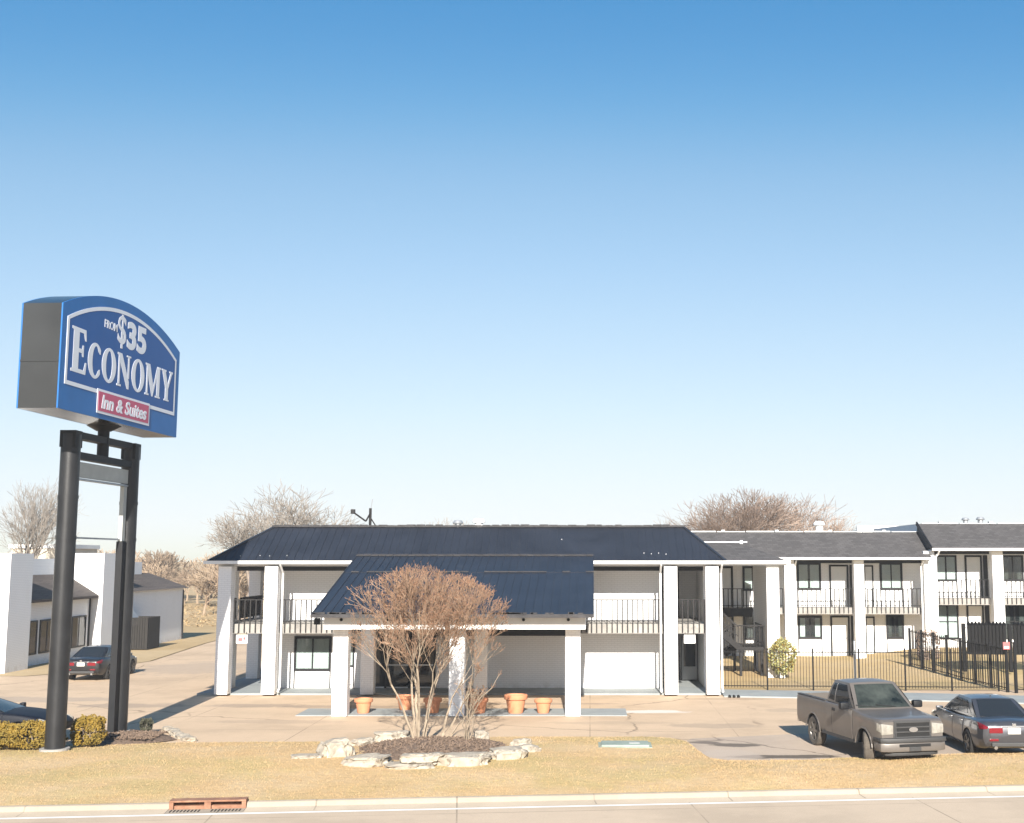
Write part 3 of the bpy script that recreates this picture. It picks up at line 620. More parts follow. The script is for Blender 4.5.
# small hanging notices
def notice(x, y, z, w_, h_, label, col):
    t = thing('notice_board', label, 'sign', (x, y, z))
    MB().box(-w_/2, w_/2, -.02, .02, -h_, 0).build('board', M['white_trim'], t, local=True)
    mb = MB().box(-w_*.32, w_*.05, -.024, -.02, -h_*.75, -h_*.35).box(w_*.12, w_*.34, -.024, -.02, -h_*.6, -h_*.25); mb.build('print', M[col], t, local=True)
    MB().box(-w_*.4, -w_*.37, -.01, .01, 0, .12).box(w_*.37, w_*.4, -.01, .01, 0, .12).build('hanger', M['rail'], t, local=True)
notice(4.05, 49.55, 2.40, .46, .34, 'small white notice hung from balcony edge between the right end columns', 'brown_tag')
notice(-14.15, 49.55, 2.40, .46, .34, 'small pale notice hung from the balcony edge at the left end', 'red_tag')

# ------------------------------------------------------------------ middle wing with stair
wing = thing('motel_wing', 'white two storey wing with grey shingle roof, set back behind the iron fence', 'motel wing', (12, 70, 0))
BY = 69.5
MB().box(3.0, 18.95, BY, 80, 0, 5.42).build('wall', M['white_brick'], wing)
MB().box(3.0, 18.8, 67.95, BY, 2.42, 2.78).build('balcony_slab', M['slab'], wing)
MB().box(6.0, 9.6, 67.86, 67.945, 2.3, 2.76).build('dark_fascia', M['black'], wing)
MB().box(3.0, 18.8, 67.15, 80, 5.425, 5.5).build('soffit', M['white'], wing)
MB().box(9.9, 18.8, 67.9, 68.1, 5.25, 5.42).build('eave_beam', M['black'], wing)
for x in (11.1, 14.98): column(wing, x, 67.4, 0, 5.424, .55, .54)
MB().box(3.0, 18.9, 66.85, 67.0, 5.45, 5.57).build('gutter', M['white_trim'], wing)
rfb = mansard(wing, 3.0, 18.95, 67.0, 83, 5.56, 3.2, 18.9, 69.8, 80.5, 7.02, 'shingle')
mb = MB()
for i in range(9): mb.box(4+i*1.68, 5.6+i*1.68, 69.72, 69.9, 7.03, 7.08 + .02*(i % 2))
for i in range(5): mb.box(4.5+i*3.1, 4.7+i*3.1, 69.7, 69.95, 7.03, 7.16)
mb.build('ridge_cap', M['galv'], rfb)
for a, b in ((6.2, 10.8), (11.4, 14.7), (15.28, 18.55)): railing(wing, (a, 67.915), (b, 67.915), 2.78, 1.05, .26, drop=.3)
for x in (11.45, 18.5): MB().path([(x, 67.1, 5.42), (x, 67.6, 5.1), (x, 67.6, .2)], .05, 8).build('downspout', M['white_trim'], wing, smooth=40)
for z, zl in ((2.78, 'u'), (0.02, 'l')):
    up = zl == 'u'
    window(wing, 11.86, 13.25, z+.95, z+2.5 if up else z+2.25, BY, .12, 1, cur='curtain', gap=.12 if up else .5, panel=z)
    door(wing, 13.72, 14.82, z, z+2.38 if up else z+2.25, BY, 'door_white', .1, .16)
    door(wing, 15.7, 16.25, z, z+2.35 if up else z+2.2, BY, 'door_white', .08)
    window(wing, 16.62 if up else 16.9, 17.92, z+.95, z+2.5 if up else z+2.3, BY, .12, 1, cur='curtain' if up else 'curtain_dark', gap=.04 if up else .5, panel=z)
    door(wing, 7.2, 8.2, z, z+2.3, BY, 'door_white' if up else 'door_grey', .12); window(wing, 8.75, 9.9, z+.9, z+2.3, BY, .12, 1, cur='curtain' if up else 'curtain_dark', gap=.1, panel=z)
# connecting porch with hipped shingle roof
rfa = mansard(wing, 3.5, 9.25, 56.5, 66.7, 5.38, 3.6, 7.5, 59.2, 66.6, 6.2, 'shingle', name='porch_roof')
MB().bar((4.4, 59.1, 6.3), (7.7, 59.1, 6.3), .06, .05).bar((4.6, 59.1, 6.2), (4.6, 59.1, 6.34), .1, .1).bar((7.4, 59.1, 6.2), (7.4, 59.1, 6.38), .14, .14).build('roof_pipe', M['galv'], rfa)
MB().box(5.7, 9.3, 56.36, 56.5, 5.24, 5.40).box(9.25, 9.38, 56.5, 66.6, 5.24, 5.40).build('porch_gutter', M['white_trim'], wing)
MB().box(5.7, 9.2, 56.55, 66.6, 5.17, 5.235).build('porch_soffit', M['white'], wing)
MB().box(8.27, 8.85, 56.75, 61.5, 0, 5.165).build('pier_wall', M['white_brick'], wing)
# stair: upper flight down to the landing, lower flight doubling back
mb = MB()
n = 8; x0, z0, x1, z1 = 5.5, 2.78, 7.0, 1.35
for i in range(n):
    x = x0+(x1-x0)*(i+.5)/n; z = z0-(z0-z1)*(i+.6)/n; mb.box(x-.13, x+.13, 57.5, 58.6, z-.03, z+.02)
for y in (57.47, 58.63): mb.bar((x0-.1, y, z0-.1), (x1+.05, y, z1-.05), .05, .26)
mb.box(7.0, 8.2, 57.45, 60.1, 1.18, 1.36)
for i in range(n):
    x = 7.0-(1.9)*(i+.5)/n; z = 1.3-1.25*(i+.6)/n; mb.box(x-.13, x+.13, 58.9, 60.0, z-.03, z+.02)
for y in (58.87, 60.03): mb.bar((7.05, y, 1.25), (5.0, y, .0), .05, .26)
for x, y in ((7.1, 57.55), (8.1, 57.55), (7.1, 60.0), (8.1, 60.0)): mb.box(x-.06, x+.06, y-.06, y+.06, 0, 1.18)
stair = mb.build('staircase', M['rail'], wing)
mb = MB()
for y in (57.47, 58.63):
    mb.bar((x0-.1, y, z0+.95), (x1, y, z1+.95), .05, .05); mb.bar((x0-.1, y, z0+.5), (x1, y, z1+.5), .03, .03)
    for i in range(9): x = x0+(x1-x0)*i/8; z = z0-(z0-z1)*i/8; mb.box(x-.012, x+.012, y-.012, y+.012, z, z+.95)
for a, b in (((7.0,57.5),(8.15,57.5)), ((8.15,57.5),(8.15,60.05))):
    mb.bar((*a, 2.35), (*b, 2.35), .05, .05); mb.bar((*a, 1.5), (*b, 1.5), .03, .03)
    for i in range(9):
        x = a[0]+(b[0]-a[0])*i/8; y = a[1]+(b[1]-a[1])*i/8; mb.box(x-.012, x+.012, y-.012, y+.012, 1.36, 2.35)
for y in (58.87, 60.03):
    mb.bar((7.0, y, 2.3), (5.0, y, 1.0), .05, .05)
    for i in range(8): x = 7-2*i/8; z = 1.3-1.28*i/8; mb.box(x-.012, x+.012, y-.012, y+.012, z, z+.98)
mb.build('stair_rail', M['rail'], stair)

# ------------------------------------------------------------------ right wing, half a metre higher
rwing = thing('motel_wing', 'white two storey wing with taller grey roof at the right edge', 'motel wing', (27, 70, .45))
MB().box(19.0, 40, BY, 80, .2, 5.92).build('wall', M['white_brick'], rwing)
MB().box(19.15, 40, 67.95, BY, 2.93, 3.28).build('balcony_slab', M['slab'], rwing)
MB().box(19.0, 40, 67.15, 80, 5.925, 6.0).build('soffit', M['white'], rwing)
MB().box(19.3, 40, 67.9, 68.1, 5.76, 5.92).build('eave_beam', M['black'], rwing)
for x in (18.9, 22.72, 26.55, 30.4, 34.2, 38): column(rwing, x, 67.4, .2, 5.924, .6, .54)
MB().box(18.95, 40, 66.85, 67.0, 5.95, 6.08).build('gutter', M['white_trim'], rwing)
mb = MB(); P_ = [(18.97,67,6.06),(18.97,69.8,7.5),(18.97,80.5,7.5),(18.97,83,6.06)]
mb.prism(P_, (21.0, 0, 0)); rfc = mb.build('roof', M['shingle'], rwing)
mb = MB().bar((18.93, 66.95, 6.06), (18.93, 69.85, 7.54), .08, .2); mb.build('rake_board', M['black'], rfc)
MB().prism([(18.955,69.9,7.06),(18.955,69.9,7.485),(18.955,80.4,7.485),(18.955,80.4,7.06)], (.012,0,0)).build('end_panel', M['white'], rwing)
mb = MB()
for i in range(9): mb.box(19.2+i*2.2, 21.3+i*2.2, 69.74, 69.9, 7.505, 7.55)
for i in range(6): mb.box(20.2+i*2.9, 20.4+i*2.9, 69.7, 69.95, 7.505, 7.64)
mb.build('ridge_cap', M['galv'], rfc)
MB().path([(19.35, 66.9, 5.95), (19.35, 67.2, 5.75), (19.25, 67.32, 5.6), (19.25, 67.32, .5)], .055, 8).build('downspout', M['white_trim'], rwing, smooth=40)
for a, b in ((19.3, 22.35), (23.1, 26.15), (26.95, 30.0)): railing(rwing, (a, 67.915), (b, 67.915), 3.28, 1.05, .26, drop=.3)
for k in range(3):
    o = k*3.83
    for z, up in ((3.28, 1), (.5, 0)):
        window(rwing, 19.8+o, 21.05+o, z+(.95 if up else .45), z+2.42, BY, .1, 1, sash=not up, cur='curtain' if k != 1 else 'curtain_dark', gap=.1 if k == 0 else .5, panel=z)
        door(rwing, 21.52+o, 22.5+o, z, z+2.42, BY, 'door_white', .1, .24)
MB().box(19.5, 24.0, 88, 88.3, 5, 7.9).box(19.5, 24, 88.3, 92, 5, 7.6).build('rear_parapet', M['white'], rwing)

# ------------------------------------------------------------------ roof fittings
t = thing('antenna', 'thin metal antenna mast with side arm on the left part of navy roof', 'antenna', (-9.6, 52.6, 6.82))
mb = MB().tube((0,0,0), (0,0,.85), .06, n=8); mb.bar((-.35,0,0), (.3,0,.0), .04, .03).bar((0,-.3,0), (0,.3,0), .04, .03).tube((.28,.02,.02), (0,0,.45), .03, n=6); mb.build('mast', M['rail'], t, local=True)
MB().path([(0,-.05,.62), (-.18,-.05,.28), (-.42,-.05,.45), (-.72,-.05,.66)], .04, 6).build('arm', M['rail'], t, local=True)
MB().box(-.84, -.66, -.14, .04, .60, .80).build('feed_horn', M['rail'], t, local=True, bevel=.02)
MB().path([(0,0,.7), (.05,0,1.0), (.09,0,1.25)], .02, 5).build('whip', M['galv'], t, local=True)
def vent(x, y, z, label, sc_, m='white_trim'):
    t = thing('roof_vent', label, 'roof vent', (x, y, z))
    MB().lathe([(.001, 0), (.28, 0), (.26, .25), (.26, .5), (.4, .52), (.42, .6), (.30, .78), (.001, .82)], 18).build('cowl', M[m], t, local=True, smooth=40)
    MB().lathe([(.34, -.02), (.36, .04), (.29, .06)], 18).build('flange', M['galv'], t, local=True, smooth=40); t.scale = (sc_,)*3
vent(13.6, 71.5, 7.03, 'white domed vent on the grey roof of the middle wing', .85)
vent(-5.4, 58.5, 6.83, 'small pale vent peeping over the middle of the navy roof', .75)
vent(-6.3, 57.5, 6.83, 'low grey roof vent left of the pale one on the navy roof', .6, 'galv')
vent(22.6, 72.5, 7.52, 'low grey vent on right wing roof, left one of a pair', .55, 'galv'); vent(23.5, 72.5, 7.52, 'low grey vent on right wing roof, right one of a pair', .6, 'galv')

# ------------------------------------------------------------------ neighbour on the left
nb = thing('neighbour_building', 'white brick low building with brown mansard roofs on the left edge', 'building', (-30, 70, 0))
MB().box(-44, -28.2, 58.9, 61.3, 0, 5.75).build('front_block', M['white_brick'], nb)
MB().box(-44, -28.9, 61.3, 70.2, 0, 3.38).build('wall', M['white_brick'], nb)
MB().box(-44, -30.4, 61.3, 70.2, 3.4, 5.5).build('upper_wall', M['white_brick'], nb)
MB().box(-30.3, -28.2, 70.2, 72.8, 0, 5.82).build('pier_block', M['white_brick'], nb)
MB().box(-44, -28.3, 72.8, 84.4, 0, 3.5).build('rear_wall', M['white_brick'], nb)
MB().box(-44, -29.8, 72.8, 80.5, 4.5, 5.3).build('rear_upper_wall', M['white_brick'], nb)
mb = MB(); mb.add([(-28.4,61.32,3.4),(-28.4,70.18,3.4),(-30.38,70.18,4.62),(-30.38,61.32,4.62),(-28.4,61.32,3.25),(-28.4,70.18,3.25),(-30.38,70.18,3.39),(-30.38,61.32,3.39)], [(0,1,2,3),(4,5,1,0),(7,6,5,4),(5,6,2,1),(7,4,0,3)])
mb.build('roof', M['shingle_brown'], nb)
mansard(nb, -46, -28.0, 72.82, 84.8, 3.52, -44, -29.9, 72.83, 82.2, 4.55, 'shingle_brown', name='roof')
def swin(root, y0, y1, z0, z1, x):
    mb = MB().box(x, x+.06, y0, y0+.09, z0, z1).box(x, x+.06, y1-.09, y1, z0, z1).box(x, x+.06, y0+.09, y1-.09, z1-.09, z1).box(x, x+.06, y0+.09, y1-.09, z0, z0+.09)
    mb.box(x, x+.05, (y0+y1)/2-.04, (y0+y1)/2+.04, z0+.09, z1-.09)
    f = mb.build('window', M['black'], root); MB().box(x+.005, x+.02, y0+.09, y1-.09, z0+.09, z1-.09).build('curtain', M['curtain_dark'], f); MB().box(x+.03, x+.034, y0+.09, y1-.09, z0+.09, z1-.09).build('pane', M['glass'], f)
for y0, y1 in ((61.9, 63.6), (63.9, 65.6), (65.9, 67.5), (67.8, 69.7)): swin(nb, y0, y1, .55, 2.3, -28.9)
MB().path([(-28.28, 84.35, 3.4), (-28.22, 84.35, .1)], .06, 6).build('downspout', M['rail'], nb); MB().path([(-28.84, 70.08, 3.3), (-28.84, 70.08, .1)], .05, 6).build('downspout', M['rail'], nb)
mb = MB()
for i in range(9): mb.box(-28.25+i*.15, -28.12+i*.15, 74.0, 74.04, .05, 1.95)
for i in range(14): mb.box(-26.92, -26.88, 74.0+i*.15, 74.13+i*.15, .05, 1.95)
for i in range(9): mb.box(-28.25+i*.15, -28.12+i*.15, 76.1, 76.14, .05, 1.95)
t = thing('utility_enclosure', 'dark board enclosure against the white wall behind the sign post', 'enclosure', (-27.5, 75, 0)); mb.build('board_screen', M['enclosure'], t)
MB().box(-28.2, -27.0, 74.1, 76.0, .05, 1.4).build('plant_box', M['black'], t)
bb = thing('beige_shed', 'beige flat roofed shed far behind the left building', 'shed', (-54, 122, 0))
MB().box(-57.5, -52.2, 120, 128, 0, 6.6).build('wall', M['beige'], bb); MB().box(-57.7, -52, 119.8, 128.2, 6.6, 7.0).build('roof', M['white'], bb)

# ------------------------------------------------------------------ pylon sign
pyl = thing('pylon_sign', 'tall blue arched motel sign with white lettering on two black poles', 'sign', (-14.75, 36.2, 0))
e_ = Vector((.0627, 1, 0)).normalized(); o_ = Vector((1, -.0627, 0)).normalized(); C_ = Vector((-14.01, 35.8, 0))
def sp_(u, z, d=0.0): p = C_ + e_*u + o_*d; return Vector((p.x, p.y, z))
HW, ZB, ZS, ZA, TH = 3.93, 9.46, 12.33, 13.15, 1.15
def arch(hw, zs, za, n=28):
    r = (hw*hw + (za-zs)**2) / (2*(za-zs)); c = za - r
    return [(hw - 2*hw*i/n, c + math.sqrt(max(0, r*r - (hw-2*hw*i/n)**2))) for i in range(n+1)]
outl = [(-HW, ZB), (HW, ZB)] + arch(HW, ZS, ZA)
n = len(outl); mb = MB()
mb.add([sp_(u, z, -.04) for u, z in outl] + [sp_(u, z, -TH+.04) for u, z in outl], [(i, (i+1) % n, n+(i+1) % n, n+i) for i in range(n)])
mb.bar(sp_(-HW-.012, 10.75, -.04), sp_(-HW-.012, 10.75, -TH+.04), .02, .05)
cab = mb.build('cabinet', M['sheet_metal'], pyl, smooth=30)
MB().prism([sp_(u, z, -.04) for u, z in outl], o_*.04).build('face_retainer', M['sign_edge'], cab)
MB().prism([sp_(u, z, -TH) for u, z in outl], o_*.04).build('face_retainer', M['sign_edge'], cab)
# bright border with the darker field inside it
bo = [(-3.66, 10.16), (3.66, 10.16)] + arch(3.66, 12.02, 12.86); bi = [(-3.55, 10.27), (3.55, 10.27)] + arch(3.55, 11.96, 12.75)
mb = MB(); n = len(bo)
mb.add([sp_(u, z, .012) for u, z in bo] + [sp_(u, z, .012) for u, z in bi], [(i, (i+1) % n, n+(i+1) % n, n+i) for i in range(n)])
mb.add([sp_(u, z, .0) for u, z in bo] + [sp_(u, z, .012) for u, z in bo], [(i, (i+1) % n, n+(i+1) % n, n+i) for i in range(n)])
mb.build('border', M['sign_white'], cab)
MB().prism([sp_(u, z, .001) for u, z in bi], o_*.006).build('field', M['sign_blue'], cab)
# red panel
MB().prism([sp_(u, z, .013) for u, z in ((-1.78, 9.60), (1.73, 9.60), (1.73, 10.30), (-1.78, 10.30))], o_*.01).build('panel_border', M['sign_white'], cab)
MB().prism([sp_(u, z, .024) for u, z in ((-1.70, 9.67), (1.65, 9.67), (1.65, 10.23), (-1.70, 10.23))], o_*.006).build('red_panel', M['sign_red'], cab)
def ell_arc(cx, cy, rx, ry, a0, a1, k): return [(cx+rx*math.cos(R(a0+(a1-a0)*i/k)), cy+ry*math.sin(R(a0+(a1-a0)*i/k))) for i in range(k+1)]
G_ = {}
G_['E'] = (.66, [[(0,0),(.63,0),(.66,.27),(.60,.27),(.54,.09),(.31,.09),(.31,.46),(.44,.46),(.47,.38),(.52,.38),(.52,.64),(.47,.64),(.44,.55),(.31,.55),(.31,.91),(.50,.91),(.56,.75),(.62,.75),(.59,1),(0,1),(0,.94),(.07,.92),(.07,.08),(0,.06)]])
G_['C'] = (.72, [ell_arc(.40,.5,.40,.515,52,308,26) + [(.70,.15),(.69,.28),(.65,.28)] + ell_arc(.43,.5,.185,.425,318,42,22) + [(.65,.72),(.69,.72),(.70,.85)]])
G_['O'] = (.84, [ell_arc(.42,.5,.42,.515,90,270,20)+ell_arc(.42,.5,.18,.425,270,90,20), ell_arc(.42,.5,.42,.515,270,450,20)+ell_arc(.42,.5,.18,.425,450,270,20)])
G_['N'] = (.84, [[(.07,.07),(.17,.07),(.17,.84),(.07,.93)], [(0,0),(.26,0),(.26,.06),(0,.06)], [(0,1),(.27,1),(.76,.2),(.76,-.02),(.64,-.02),(.06,.92),(0,.94)], [(.66,.30),(.76,.30),(.76,.94),(.66,.94)], [(.57,.945),(.84,.945),(.84,1),(.57,1)]])
G_['M'] = (1.06, [[(.08,.06),(.18,.06),(.18,.80),(.08,.90)], [(0,0),(.26,0),(.26,.055),(0,.055)], [(0,1),(.30,1),(.56,.34),(.50,.0),(.47,.0),(.06,.92),(0,.94)], [(.505,.0),(.565,.33),(.80,1),(.86,1),(.86,.82),(.54,.0)], [(.80,.06),(1.0,.06),(1.0,.93),(.865,1),(.865,.82),(.80,.64)], [(.72,0),(1.06,0),(1.06,.055),(.72,.055)], [(.87,.94),(1.06,.94),(1.06,1),(.87,1)]])
G_['Y'] = (.80, [[(0,1),(.33,1),(.33,.95),(.28,.93),(.44,.58),(.50,.42),(.50,.05),(.57,.05),(.57,0),(.22,0),(.22,.05),(.29,.05),(.29,.42),(.05,.92),(0,.95)], [(.46,.545),(.62,.93),(.56,.95),(.56,1),(.80,1),(.80,.95),(.74,.92),(.512,.43)]])
def set_word(word, u0, u1, z0, hs, mat, name):
    gp = .07; tot = sum(G_[c][0]*h for c, h in zip(word, hs)) + gp*(len(word)-1); k = (u1-u0)/tot; u = u0; mb = MB(); dd = 0
    for c, h, in zip(word, hs):
        for poly in G_[c][1]:
            dd += 1; mb.prism([sp_(u + x*h*k, z0 + y*h, .0075) for x, y in poly], o_*(.004+.0007*(dd % 7)))
        u += (G_[c][0]*h + gp)*k
    return mb.build(name, mat, cab)
set_word('ECONOMY', -3.38, 3.40, 10.56, [1.26]+[1.0]*6, M['sign_white'], 'lettering')
def text_on(s, u0, u1, z0, z1, d, mat, bold=.02, shear=0, name='lettering'):
    cu = bpy.data.curves.new(name, 'FONT'); cu.body = s; cu.size = 1; cu.offset = bold; cu.resolution_u = 6; cu.shear = shear; cu.extrude = 0.01
    t = bpy.data.objects.new('t', cu); COL.objects.link(t); dg = bpy.context.evaluated_depsgraph_get(); me = bpy.data.meshes.new_from_object(t.evaluated_get(dg))
    vs = [v.co.copy() for v in me.vertices]; fs = [tuple(p.vertices) for p in me.polygons]; bpy.data.objects.remove(t)
    ax, bx = min(v.x for v in vs), max(v.x for v in vs); ay, by = min(v.y for v in vs), max(v.y for v in vs)
    mb = MB(); mb.add([sp_(u0+(v.x-ax)/(bx-ax)*(u1-u0), z0+(v.y-ay)/(by-ay)*(z1-z0), d+(.005 if v.z > 0 else 0)) for v in vs], fs)
    return mb.build(name, mat, cab)
text_on('$', -.66, -.12, 11.70, 12.72, .0075, M['sign_white'], .014); text_on('35', -.04, 1.30, 11.76, 12.62, .0075, M['sign_white'], .04)
text_on('FROM', -1.52, -.70, 12.13, 12.37, .0075, M['sign_white'], .015)
text_on('Inn & Suites', -1.52, 1.5, 9.75, 10.16, .031, M['sign_white'], .03, .18)
# supports
def pole(x, y, zt, r, name='pole'):
    m_ = MB(); m_.lathe([(r, .05), (r, zt), (.001, zt)], 20, (x, y, 0)); 
    for z in (2.9, 6.05, 7.2): m_.lathe([(r+.012, z-.05), (r+.012, z+.05)], 20, (x, y, 0))
    return m_.build(name, M['pole'], pyl, smooth=40)
pa = pole(-14.9, 34.3, 9.0, .27); pb = pole(-14.66, 38.2, 9.0, .27)
MB().box(-15.13, -14.67, 34.07, 34.53, 8.62, 9.10).build('cap_box', M['black'], pa); MB().box(-14.89, -14.43, 37.97, 38.43, 8.6, 9.10).build('cap_box', M['black'], pb)
MB().bar((-14.88, 34.62, 9.0), (-14.66, 37.9, 9.0), .3, .2).build('cross_beam', M['black'], pyl)
MB().bar((-14.88, 34.56, 8.42), (-14.66, 37.94, 8.42), .28, .2).build('cross_beam', M['black'], pyl)
MB().tube((-14.77, 36.25, 8.52), (-14.77, 36.25, 9.32), .17, n=16).tube((-14.77, 36.25, 9.3), (-14.77, 36.25, 9.455), .22, .5, n=16).build('centre_post', M['black'], pyl, smooth=40)
MB().bar((-14.84, 34.57, 8.02), (-14.66, 37.93, 8.02), .1, .44).build('blank_panel', M['panel_grey'], pyl)
MB().bar((-14.84, 34.57, 7.74), (-14.66, 37.93, 7.74), .14, .06).bar((-14.84, 34.57, 6.05), (-14.66, 37.93, 6.05), .05, .05).build('tie_bar', M['galv'], pyl)
MB().box(-14.72, -14.6, 37.62, 37.86, 6.0, 7.7).build('light_channel', M['panel_grey'], pyl); MB().box(-14.76, -14.56, 37.6, 37.88, .1, 5.99).build('dark_channel', M['black'], pyl)
MB().lathe([(.001, .34), (.40, .34), (.40, -.1)], 20, (-14.9, 34.3, -.12)).lathe([(.001, .16), (.36, .16), (.36, -.1)], 20, (-14.66, 38.2, 0)).build('footing', M['slab'], pyl)

# ------------------------------------------------------------------ planting beds, rocks, pots
def bed(name, pts, h, mat):
    cx = sum(p[0] for p in pts)/len(pts); cy = sum(p[1] for p in pts)/len(pts); mb = MB(); n = len(pts); rings = 9; vs = []
    for k in range(rings+1):
        t = k/rings
        for (x, y) in pts:
            px, py = cx+(x-cx)*(1-t), cy+(y-cy)*(1-t); vs.append((px, py, .02 + h*(1-(1-t)**3) + .03*mnoise.noise((px*4, py*4, 2))))
    mb.add(vs, [(k*n+i, k*n+(i+1) % n, (k+1)*n+(i+1) % n, (k+1)*n+i) for k in range(rings) for i in range(n)])
    return structure(mb.build(name, mat, smooth=80))
def oval(cx, cy, rx, ry, k=40, wob=.08): return [(cx+rx*math.cos(a)*(1+wob*mnoise.noise((math.cos(a)*2, math.sin(a)*2, cx))), cy+ry*math.sin(a)*(1+wob*mnoise.noise((math.cos(a)*2, math.sin(a)*2, cx+5)))) for a in [2*math.pi*i/k for i in range(k)]]
bed('mulch_bed', oval(-4.4, 34.5, 2.6, 2.75), .30, M['mulch'])
bed('mulch_bed', [(-14.9,36.3),(-14.6,35.7),(-13.6,35.9),(-12.8,36.75),(-12.5,37.3),(-13.1,38.2),(-13.8,38.9),(-14.6,39.2),(-15.2,38.9),(-15.3,37.5)], .14, M['mulch'])
# mulch chips
mb = MB(); rg = random.Random(8)
for i in range(3600):
    a = rg.uniform(0, 6.283); q = math.sqrt(rg.random()); x, y = -4.4+2.5*q*math.cos(a), 34.5+2.6*q*math.sin(a)
    if i % 4 == 0: x, y = rg.uniform(-14.8, -13.0), rg.uniform(36.4, 38.0)
    z = .02+(.30*(1-q**3) if i % 4 else .13) ; b = rg.uniform(0, 6.283); L = rg.uniform(.03, .09)
    mb.bar((x, y, z), (x+L*math.cos(b), y+L*math.sin(b), z+rg.uniform(0, .06)), .03, .015)
tag(mb.build('mulch_chips', M['mulch']), 'loose dark bark chips strewn over the two planting beds', 'mulch', kind='stuff')

def rock(x, y, z, sx, sy, sz, rz, seed, label):
    bm = bmesh.new(); bmesh.ops.create_icosphere(bm, subdivisions=4, radius=1)
    for v in bm.verts:
        p = v.co.copy(); q = Vector((abs(p.x)**.62*math.copysign(1, p.x), abs(p.y)**.62*math.copysign(1, p.y), abs(p.z)**.55*math.copysign(1, p.z)))
        dd = 1 + 0.30*mnoise.noise(p*1.3+Vector((seed*7.1, 0, 0))) + .16*mnoise.noise(p*3.3+Vector((0, seed*3.3, 0))) + .09*mnoise.noise(p*8+Vector((0, seed*3.3, 0)))
        lay = .04*math.sin(p.z*9+seed)
        v.co = Vector((q.x*sx*(dd+lay), q.y*sy*(dd+lay), q.z*sz*dd))
    me = bpy.data.meshes.new('boulder'); bm.to_mesh(me); bm.free(); me.materials.append(M['rock']); me.polygons.foreach_set('use_smooth', [True]*len(me.polygons)); me.set_sharp_from_angle(angle=R(32))
    o = bpy.data.objects.new('boulder', me); COL.objects.link(o); o.location = (x, y, z); o.rotation_euler = (random.uniform(-.06, .06), random.uniform(-.06, .06), rz)
    return tag(o, label, 'boulder', 'pale limestone rocks edging the tree bed')
for k, a in enumerate([
    (-6.85, 33.3, .30, .40, .48, .30, .4, 'big rounded pale rock at the left end of the tree bed'),
    (-5.75, 31.9, .22, .62, .40, .19, -.2, 'long pale rock left of the two layered slabs, front of bed'),
    (-4.62, 31.55, .17, .62, .38, .11, .12, 'lower of two layered limestone slabs, front middle of the tree bed'),
    (-4.35, 31.8, .34, .52, .38, .14, .22, 'upper of two layered limestone slabs, front middle of the tree bed'),
    (-3.22, 31.9, .25, .68, .42, .21, .05, 'widest pale boulder, right of the layered slabs'),
    (-2.22, 32.75, .24, .52, .44, .22, .25, 'lumpy pale rock at the right front of the tree bed'),
    (-1.72, 34.0, .22, .32, .24, .13, .1, 'flat pale slab lying on grass at the far right of the bed'),
    (-1.95, 35.2, .18, .28, .24, .16, .7, 'medium pale rock on the right rim, behind the lumpy one'),
    (-3.2, 36.5, .22, .20, .18, .15, .5, 'small whitish stone behind the thin stems at the rear rim'),
    (-5.9, 36.7, .18, .52, .28, .18, 0, 'long flat rock on the rear rim left of the trunks'),
    (-6.6, 35.6, .14, .34, .24, .16, .9, 'darker small rock on the rear left rim'),
    (-7.55, 32.9, .20, .42, .24, .07, .1, 'flat greyish slab sunk in the grass left of the tree bed')]):
    rock(*a[:7], k+1, a[7])
for k, (x, y, s, lb) in enumerate([(-13.5, 39.3, .24, 'first small edging stone, nearest the tall sign pole'), (-13.15, 38.8, .28, 'second small edging stone of the sign bed'), (-12.85, 38.25, .26, 'third small edging stone, middle of the sign bed rim'), (-12.5, 37.7, .30, 'fourth small edging stone of the sign bed rim'), (-12.15, 37.2, .32, 'last edging stone, at the right tip of the sign bed')]):
    rock(x, y, .05, s, s*.6, .09, -.9, 20+k, lb)['group'] = 'edging stones of the sign bed'

def pot(x, y, z, s, label, plant=False):
    t = thing('flower_pot', label, 'flower pot', (x, y, z), 0, 'terracotta pots under the canopy')
    MB().lathe([(.001, 0), (.185, 0), (.20, .02), (.265, .36), (.30, .36), (.315, .38), (.315, .47), (.30, .48), (.27, .48), (.262, .42)], 28).build('pot', M['terracotta'], t, local=True, smooth=45)
    MB().lathe([(.262, .42), (.001, .43)], 24).build('soil', M['soil'], t, local=True, smooth=45)
    if plant:
        mb = MB(); r_ = random.Random(4)
        for i in range(46):
            a = r_.uniform(0, 6.28); q = r_.uniform(.05, .3); h = r_.uniform(.15, .42); p0 = Vector((math.cos(a)*.1, math.sin(a)*.1, .42)); p1 = p0+Vector((math.cos(a)*q*.6, math.sin(a)*q*.6, h))
            mb.tube(p0, p1, .006, .004, 4); mb.bar(p1, p1+Vector((r_.gauss(0, .05), r_.gauss(0, .05), r_.gauss(0, .04)+.01)), .05, .005)
        mb.build('dead_plant', M['twig_red'], t, local=True)
    t.scale = (s, s, s)
pot(-8.05, 43.6, .03, 1.05, 'terracotta pot just right of the left canopy column')
pot(-6.72, 44.6, .03, 1.05, 'terracotta pot behind the bare tree, standing further back than its neighbour')
pot(-5.6, 43.65, .03, 1.05, 'terracotta pot behind the tree trunks, just left of the middle canopy column')
pot(-3.95, 43.6, .03, 1.08, 'terracotta pot holding a dead plant, right of the middle canopy column', True)
pot(-2.64, 43.6, .03, 1.33, 'largest terracotta pot, empty, in the right canopy bay')
pot(-1.66, 43.6, .03, 1.02, 'terracotta pot nearest the right canopy column')

